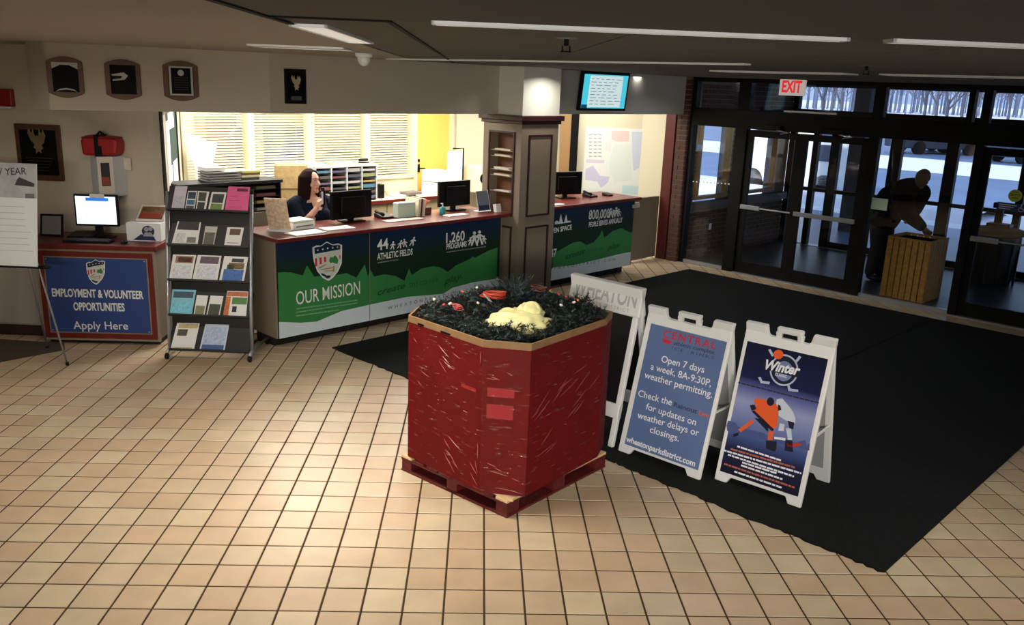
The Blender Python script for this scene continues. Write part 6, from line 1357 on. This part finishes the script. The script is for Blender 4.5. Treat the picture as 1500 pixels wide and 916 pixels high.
# clothing
s_ = MB(); rg = [((0, y, z), Xv*(rx+.016), Yv*(ry+.016)) for z, rx, ry, y in tor[:-1]]
loft(s_, rg, 40, False)
for sx in (-1, 1): s_.ball((sx*.085, -.13, hipz+.35), .092, .078, .088, 16, 12)
keep = []
for f in s_.f:
    c = sum((s_.v[i] for i in f), Vector())/len(f); d = c.z-(sh-.13)
    if c.y < -.01 and d > 0 and abs(c.x) < .012+d*.62: continue
    if c.z > sh+.03: continue
    keep.append(f)
s_.f = keep
limb(s_, [R_sh+Vector((.05, 0, .03)), R_sh, R_sh.lerp(R_el, .75)], [.08, .086, .076]); limb(s_, [L_sh+Vector((-.05, 0, .03)), L_sh, L_sh.lerp(L_el, .75)], [.08, .086, .076])
top = part(r, 'navy_top', s_, mat('navy_fabric', (14, 24, 42), .9, spec=.15), FW_, sm=True)
tr_ = MB()
for sx in (-1, 1): limb(tr_, [(sx*.1, .02, hipz), (sx*.12, -.44, hipz), (sx*.12, -.42, hipz-.40)], [.12, .085, .062])
tr_.ball((0, .02, hipz-.02), .21, .17, .1)
part(r, 'trousers', tr_, mat('dark_trousers', (24, 24, 28), .8), FW_, sm=True)
for sx in (-1, 1): part(r, 'shoe', MB().ball((sx*.12, -.5, hipz-.47), .05, .12, .045), M_black, FW_, sm=True)
h_ = MB(); hc = Vector((0, -.03, hz))
Ph = lambda x, y, z: P(x, y, z)
h_.ball(Ph(0, -.022, .03), .098, .098, .112, 20, 14)
for k in range(40):
    a = math.radians(38+284*k/39); x, y = .098*math.sin(a), .1*math.cos(a)
    lx = abs(math.degrees(a)-180) > 110
    e = -.235-.03*math.sin(k*1.7)
    limb(h_, [Ph(x*.55, y*.55-.01, .10), Ph(x*1.0, y*.9-.018, .045), Ph(x*1.08, y*.92-.028, -.06), Ph(x*1.1, y*.8-.045, e+.05), Ph(x*.95, y*.75-.04, e)], [.02, .021, .021, .02, .008], 7)
hair = part(r, 'hair', h_, mat('dark_brown_hair', (38, 22, 19), .9, var=.3, vscale=60, spec=.1), FW_); remesh(hair, .009, 2)
ey = MB(); ew = MB(); eb = MB(); lp = MB()
for sx in (-1, 1): ew.ball(Ph(sx*.031, .083, .016), .0125, .008, .007, 12, 8); ey.ball(Ph(sx*.031, .0905, .016), .0055, .004, .006, 10, 6); limb(eb, [Ph(sx*.014, .098, .038), Ph(sx*.032, .096, .043), Ph(sx*.052, .08, .036)], [.003, .0035, .002], 6)
limb(lp, [Ph(-.02, .093, -.0615), Ph(0, .104, -.06), Ph(.02, .093, -.0615)], [.003, .0055, .003], 8); limb(lp, [Ph(-.016, .092, -.067), Ph(0, .101, -.068), Ph(.016, .092, -.067)], [.003, .0055, .003], 8)
part(r, 'eye_whites', ew, mat('eye_white', (220, 216, 210), .3), FW_, sm=True); part(r, 'irises', ey, M_dark, FW_, sm=True); part(r, 'eyebrows', eb, mat('brow_brown', (60, 40, 34), .6), FW_, sm=True); part(r, 'lips', lp, mat('lip_rose', (190, 96, 96), .4), FW_, sm=True)
part(r, 'name_badge', MB().box(-.155, -.095, -.212, -.205, sh-.19, sh-.15), M_paper, FW_)
hs = R_wr+Vector((.035, -.075, .085))
t_ = root('phone_handset', FW_ @ Matrix.Translation(hs), 'dark telephone handset held up by the seated woman', 'telephone')
part(t_, 'handset', MB().tube([(-.02, .0, -.06), (0, -.012, -.02), (0, -.012, .1), (-.015, .0, .15)], [.024, .014, .014, .024], 10), M_black, sm=True)
part(t_, 'white_face', MB().box(-.022, -.012, -.012, .006, -.03, .11), M_white)
office_chair(FR((WP.x, WP.y, .006), face_deg(*fdir)), mat('black_mesh', (16, 16, 18), .7), 'black task chair the receptionist sits on', hipz-.0, .40, hipz-.13, .5)
# --- bending man
FMn = FD @ Matrix.Translation((-4.86, 12.78, .012)) @ Matrix.Rotation(math.radians(72), 4, 'Z')
r = root('person', FMn, 'bald man in dark clothes bending over the wooden slat bin', 'person')
hd = FMn.inverted() @ wp(FD, -4.36, 12.56, 1.585); b = MB()
hipc = Vector((0, .05, .94)); chest = Vector((hd.x*.7, hd.y+.16, 1.36)); mid = hipc.lerp(chest, .5)+Vector((0, .05, .05))
ax = (chest-hipc).normalized(); nn = Vector((1, 0, 0)).cross(ax).normalized()
rg = [(hipc-ax*.08, .16, .12), (hipc, .185, .14), (mid, .18, .135), (chest-ax*.08, .21, .135), (chest+ax*.02, .2, .11), (chest+ax*.08, .1, .08)]
loft(b, [(c, Xv*rx, nn*ry) for c, rx, ry in rg]); nk = chest+ax*.07
limb(b, [nk, hd+Vector((0, .03, -.07))], [.062, .058]); Pm = head(b, hd, (-.1, -.82, -.6), (0, -.3, 1), 1.08, 1.08)
h1, h2 = FMn.inverted() @ wp(FD, -4.36, 12.3, 1.0), FMn.inverted() @ wp(FD, -4.10, 12.28, .90)
for sx, hh in ((1, h1), (-1, h2)):
    s0 = chest+Vector((sx*.19, 0, -.03)); el = s0.lerp(hh, .5)+Vector((sx*.07, .05, -.02)); limb(b, [s0, el, hh+(el-hh)*.2], [.065, .05, .032])
    hand(b, hh+(el-hh)*.2, hh-el, (-sx, 0, 0), 1.1, .7)
for sx in (-1, 1): limb(b, [(sx*.09, .05, .9), (sx*.1, .0, .5), (sx*.1, .06, .1)], [.1, .065, .045]); b.ball((sx*.1, -.02, .05), .045, .12, .045)
body = part(r, 'body', b, mat('skin_tan', (112, 84, 70), .6), FMn); remesh(body, .009)
j = MB(); loft(j, [(c, Xv*(rx+.09), nn*(ry+.10)) for c, rx, ry in rg]); M_jk = mat('black_jacket', (9, 9, 11), .9, spec=.1)
for sx, hh in ((1, h1), (-1, h2)):
    s0 = chest+Vector((sx*.19, 0, -.03)); el = s0.lerp(hh, .5)+Vector((sx*.07, .05, -.02)); limb(j, [s0, el, hh+(el-hh)*.28], [.15, .115, .075])
limb(j, [chest, nk+Vector((0, .03, .02))], [.17, .13]); part(r, 'jacket', j, M_jk, FMn); remesh(bpy.context.scene.objects[-1] if False else r.children[-1], .015, 4)
t_ = MB()
for sx in (-1, 1): limb(t_, [(sx*.09, .05, .92), (sx*.1, .0, .5), (sx*.1, .06, .12)], [.125, .09, .072])
part(r, 'trousers', t_, mat('black_trousers', (16, 16, 20), .8), FMn, sm=True)
for sx in (-1, 1): part(r, 'shoe', MB().ball((sx*.1, -.03, .045), .055, .145, .045), M_black, FMn, sm=True)
# ================================================================== OUTDOORS
def tree(x, y, h, seed, label):
    rr = random.Random(seed); mb = MB()
    def br(p, d, L, rad, dep):
        q = p+d*L; mb.tube([p, p.lerp(q, .5)+Vector((rr.uniform(-1, 1), rr.uniform(-1, 1), 0))*L*.04, q], [rad, rad*.8, rad*.65], 5, False)
        if dep == 0: return
        for k in range(3 if dep > 1 else 4):
            a = rr.uniform(0, 6.28); sp = rr.uniform(.35, .8); o = d.orthogonal().normalized(); o2 = d.cross(o); nd = (d+(o*math.cos(a)+o2*math.sin(a))*sp+Vector((0, 0, .12))).normalized()
            br(p.lerp(q, rr.uniform(.55, 1)), nd, L*rr.uniform(.6, .8), rad*.55, dep-1)
    br(Vector((0, 0, -.05)), Vector((rr.uniform(-.05, .05), 0, 1)).normalized(), h*.3, h*.018, 5)
    return single('bare_tree', mb, mat('winter_bark', (84, 84, 96), .8), Matrix.Translation((x, y, 0)), label, 'tree', 'bare winter trees beyond the entrance')
def far(px, d): v = CR*((px-750)/FPX)+CF; k = d/v.y; return v.x*k, d
for k, (px, d, h) in enumerate([(1168, 74, 9), (1190, 86, 10), (1232, 68, 11), (1212, 95, 10), (1308, 80, 10), (1338, 70, 9), (1362, 88, 11), (1395, 76, 9), (1462, 72, 10), (1488, 84, 9), (1255, 90, 11), (1425, 92, 10), (1180, 110, 12), (1325, 108, 12), (1380, 112, 12)]):
    x, y = far(px, d); tree(x, y, h, k+1, 'leafless tree outside, seen through the %s' % ['transom at the exit sign, its nearest tree', 'middle of the exit sign transom', 'right end of the exit sign transom', 'exit sign transom between two nearer trunks', 'left end of the wide middle transom', 'wide middle transom, nearest trunk', 'wide middle transom, right of the nearest trunk', 'right end of the wide middle transom', 'far right transom, left trunk', 'far right transom, right trunk', 'gap beside the outside pillar', 'narrow transom left of the right door', 'exit sign transom, farthest and thinnest', 'wide middle transom, farthest left one', 'wide middle transom, farthest right one'][k])
tl = MB(); rr = random.Random(77)
for k in range(150):
    x, y = far(1100+k*3+rr.uniform(-3, 3), rr.uniform(150, 190)); h = rr.uniform(7, 13); p = Vector((x, y, -.05)); tl.tube([p, p+Vector((0, 0, h))], [.16, .04], 4, False)
    for j in range(14):
        z = h*rr.uniform(.25, .95); a = rr.uniform(0, 6.28); L = (h-z)*.6+.6; q_ = p+Vector((0, 0, z)); e_ = q_+Vector((math.cos(a)*L, math.sin(a)*L, L*.9)); tl.tube([q_, e_], [.06, .02], 3, False)
        for i_ in range(2): f_ = q_.lerp(e_, rr.uniform(.3, .8)); a2 = rr.uniform(0, 6.28); tl.tube([f_, f_+Vector((math.cos(a2), math.sin(a2), 1))*L*.4], [.04, .015], 3, False)
single('distant_woods', tl, mat('distant_bark_haze', (112, 120, 146), .9), Matrix.Translation((far(1300, 170)[0], 170, 0)), 'hazy belt of bare woods on the horizon beyond the snow', 'woods', kind='stuff', F=I4)  # blue-grey distance haze put into the bark colour
def car(px, d, deg, rgb, label):
    x, y = far(px, d); M = FR((x, y, -.03), deg); r = root('car', M, label, 'car', 'parked cars far outside'); m = mat('car_%d_%d_%d' % rgb, rgb, .35)
    part(r, 'car_body', MB().prism([(-2.2, .3), (2.2, .3), (2.25, .75), (1.3, .88), (-1.9, .92), (-2.25, .8)], -.85, .85), m, bev=.05)
    part(r, 'cabin', MB().prism([(-1.6, .88), (1.0, .88), (.4, 1.42), (-1.1, 1.45)], -.74, .74), mat('car_window', (40, 50, 64), .15), bev=.04)
    for a in (-1.35, 1.35):
        for s in (-.8, .8): part(r, 'wheel', MB().lathe([(.2, -.1), (.33, -.1), (.33, .1), (.2, .1)], M=Matrix.Translation((a, s, .33)) @ Matrix.Rotation(math.pi/2, 4, 'X'), n=14), M_dark)
for k, a in enumerate([(1172, 66, 20, (90, 140, 190), 'blue car far outside, leftmost of the row'), (1208, 62, 5, (60, 70, 90), 'dark car far outside, second of the row'), (1238, 64, 0, (200, 120, 170), 'pink-toned car far outside by the tree'), (1330, 44, 8, (40, 46, 60), 'dark car beyond the drive, left behind the bending man'), (1372, 46, -5, (70, 70, 84), 'grey car beyond the drive, right behind the bending man'), (1475, 40, 10, (50, 60, 80), 'dark blue car outside behind the right door')]): car(*a)
# white van outside the middle door
a = pk(FD, 1, 21.8, 1178, 292); b = pk(FD, 1, 21.8, 1236, 300)
FV = FD @ Matrix.Translation((a.x-2.2, 21.8, -.03)); r = root('van', FV, 'white van with two dark side windows outside the left entrance door', 'van'); Lv = b.x-a.x+2.2
M_van = mat('van_white', (236, 240, 240), .5)
part(r, 'van_body', MB().box(0, Lv, 0, 1.9, .3, 2.12), M_van, bev=.08); wx = pk(FD, 1, 21.8, 1201, 210).x-(a.x-2.2); wz = pk(FD, 1, 21.8, 1208, 235).z
part(r, 'side_window', MB().box(wx, wx+.33, -.02, 0, 1.52, 1.95), mat('van_window', (70, 78, 100), .3)); part(r, 'side_window', MB().box(wx, wx+.33, -.02, 0, 1.0, 1.42), MATS['van_window'])
for x in (.6, Lv-.6):
    for y in (.1, 1.8): part(r, 'wheel', MB().lathe([(.2, -.1), (.33, -.1), (.33, .1), (.2, .1)], M=Matrix.Translation((x, y, .33)) @ Matrix.Rotation(math.pi/2, 4, 'X'), n=14), M_dark)
# low snow bank between walk and drive
sb_ = MB(); rr = random.Random(2); n = 60
rows_ = [(20.6, -.03), (21.0, .16), (21.5, .22), (22.2, .18), (23.4, -.03)]
vs = [Vector((u_+rr.uniform(-.1, .1), -6+k*.5, z_+(rr.uniform(-.05, .05) if z_ > 0 else 0))) for u_, z_ in rows_ for k in range(n)]
sb_.add(vs, [(i*n+k, i*n+k+1, (i+1)*n+k+1, (i+1)*n+k) for i in range(4) for k in range(n-1) if not (4 < (-6+k*.5) < 5.7)])
struct('ground_bank', sb_, M_snow, FB)
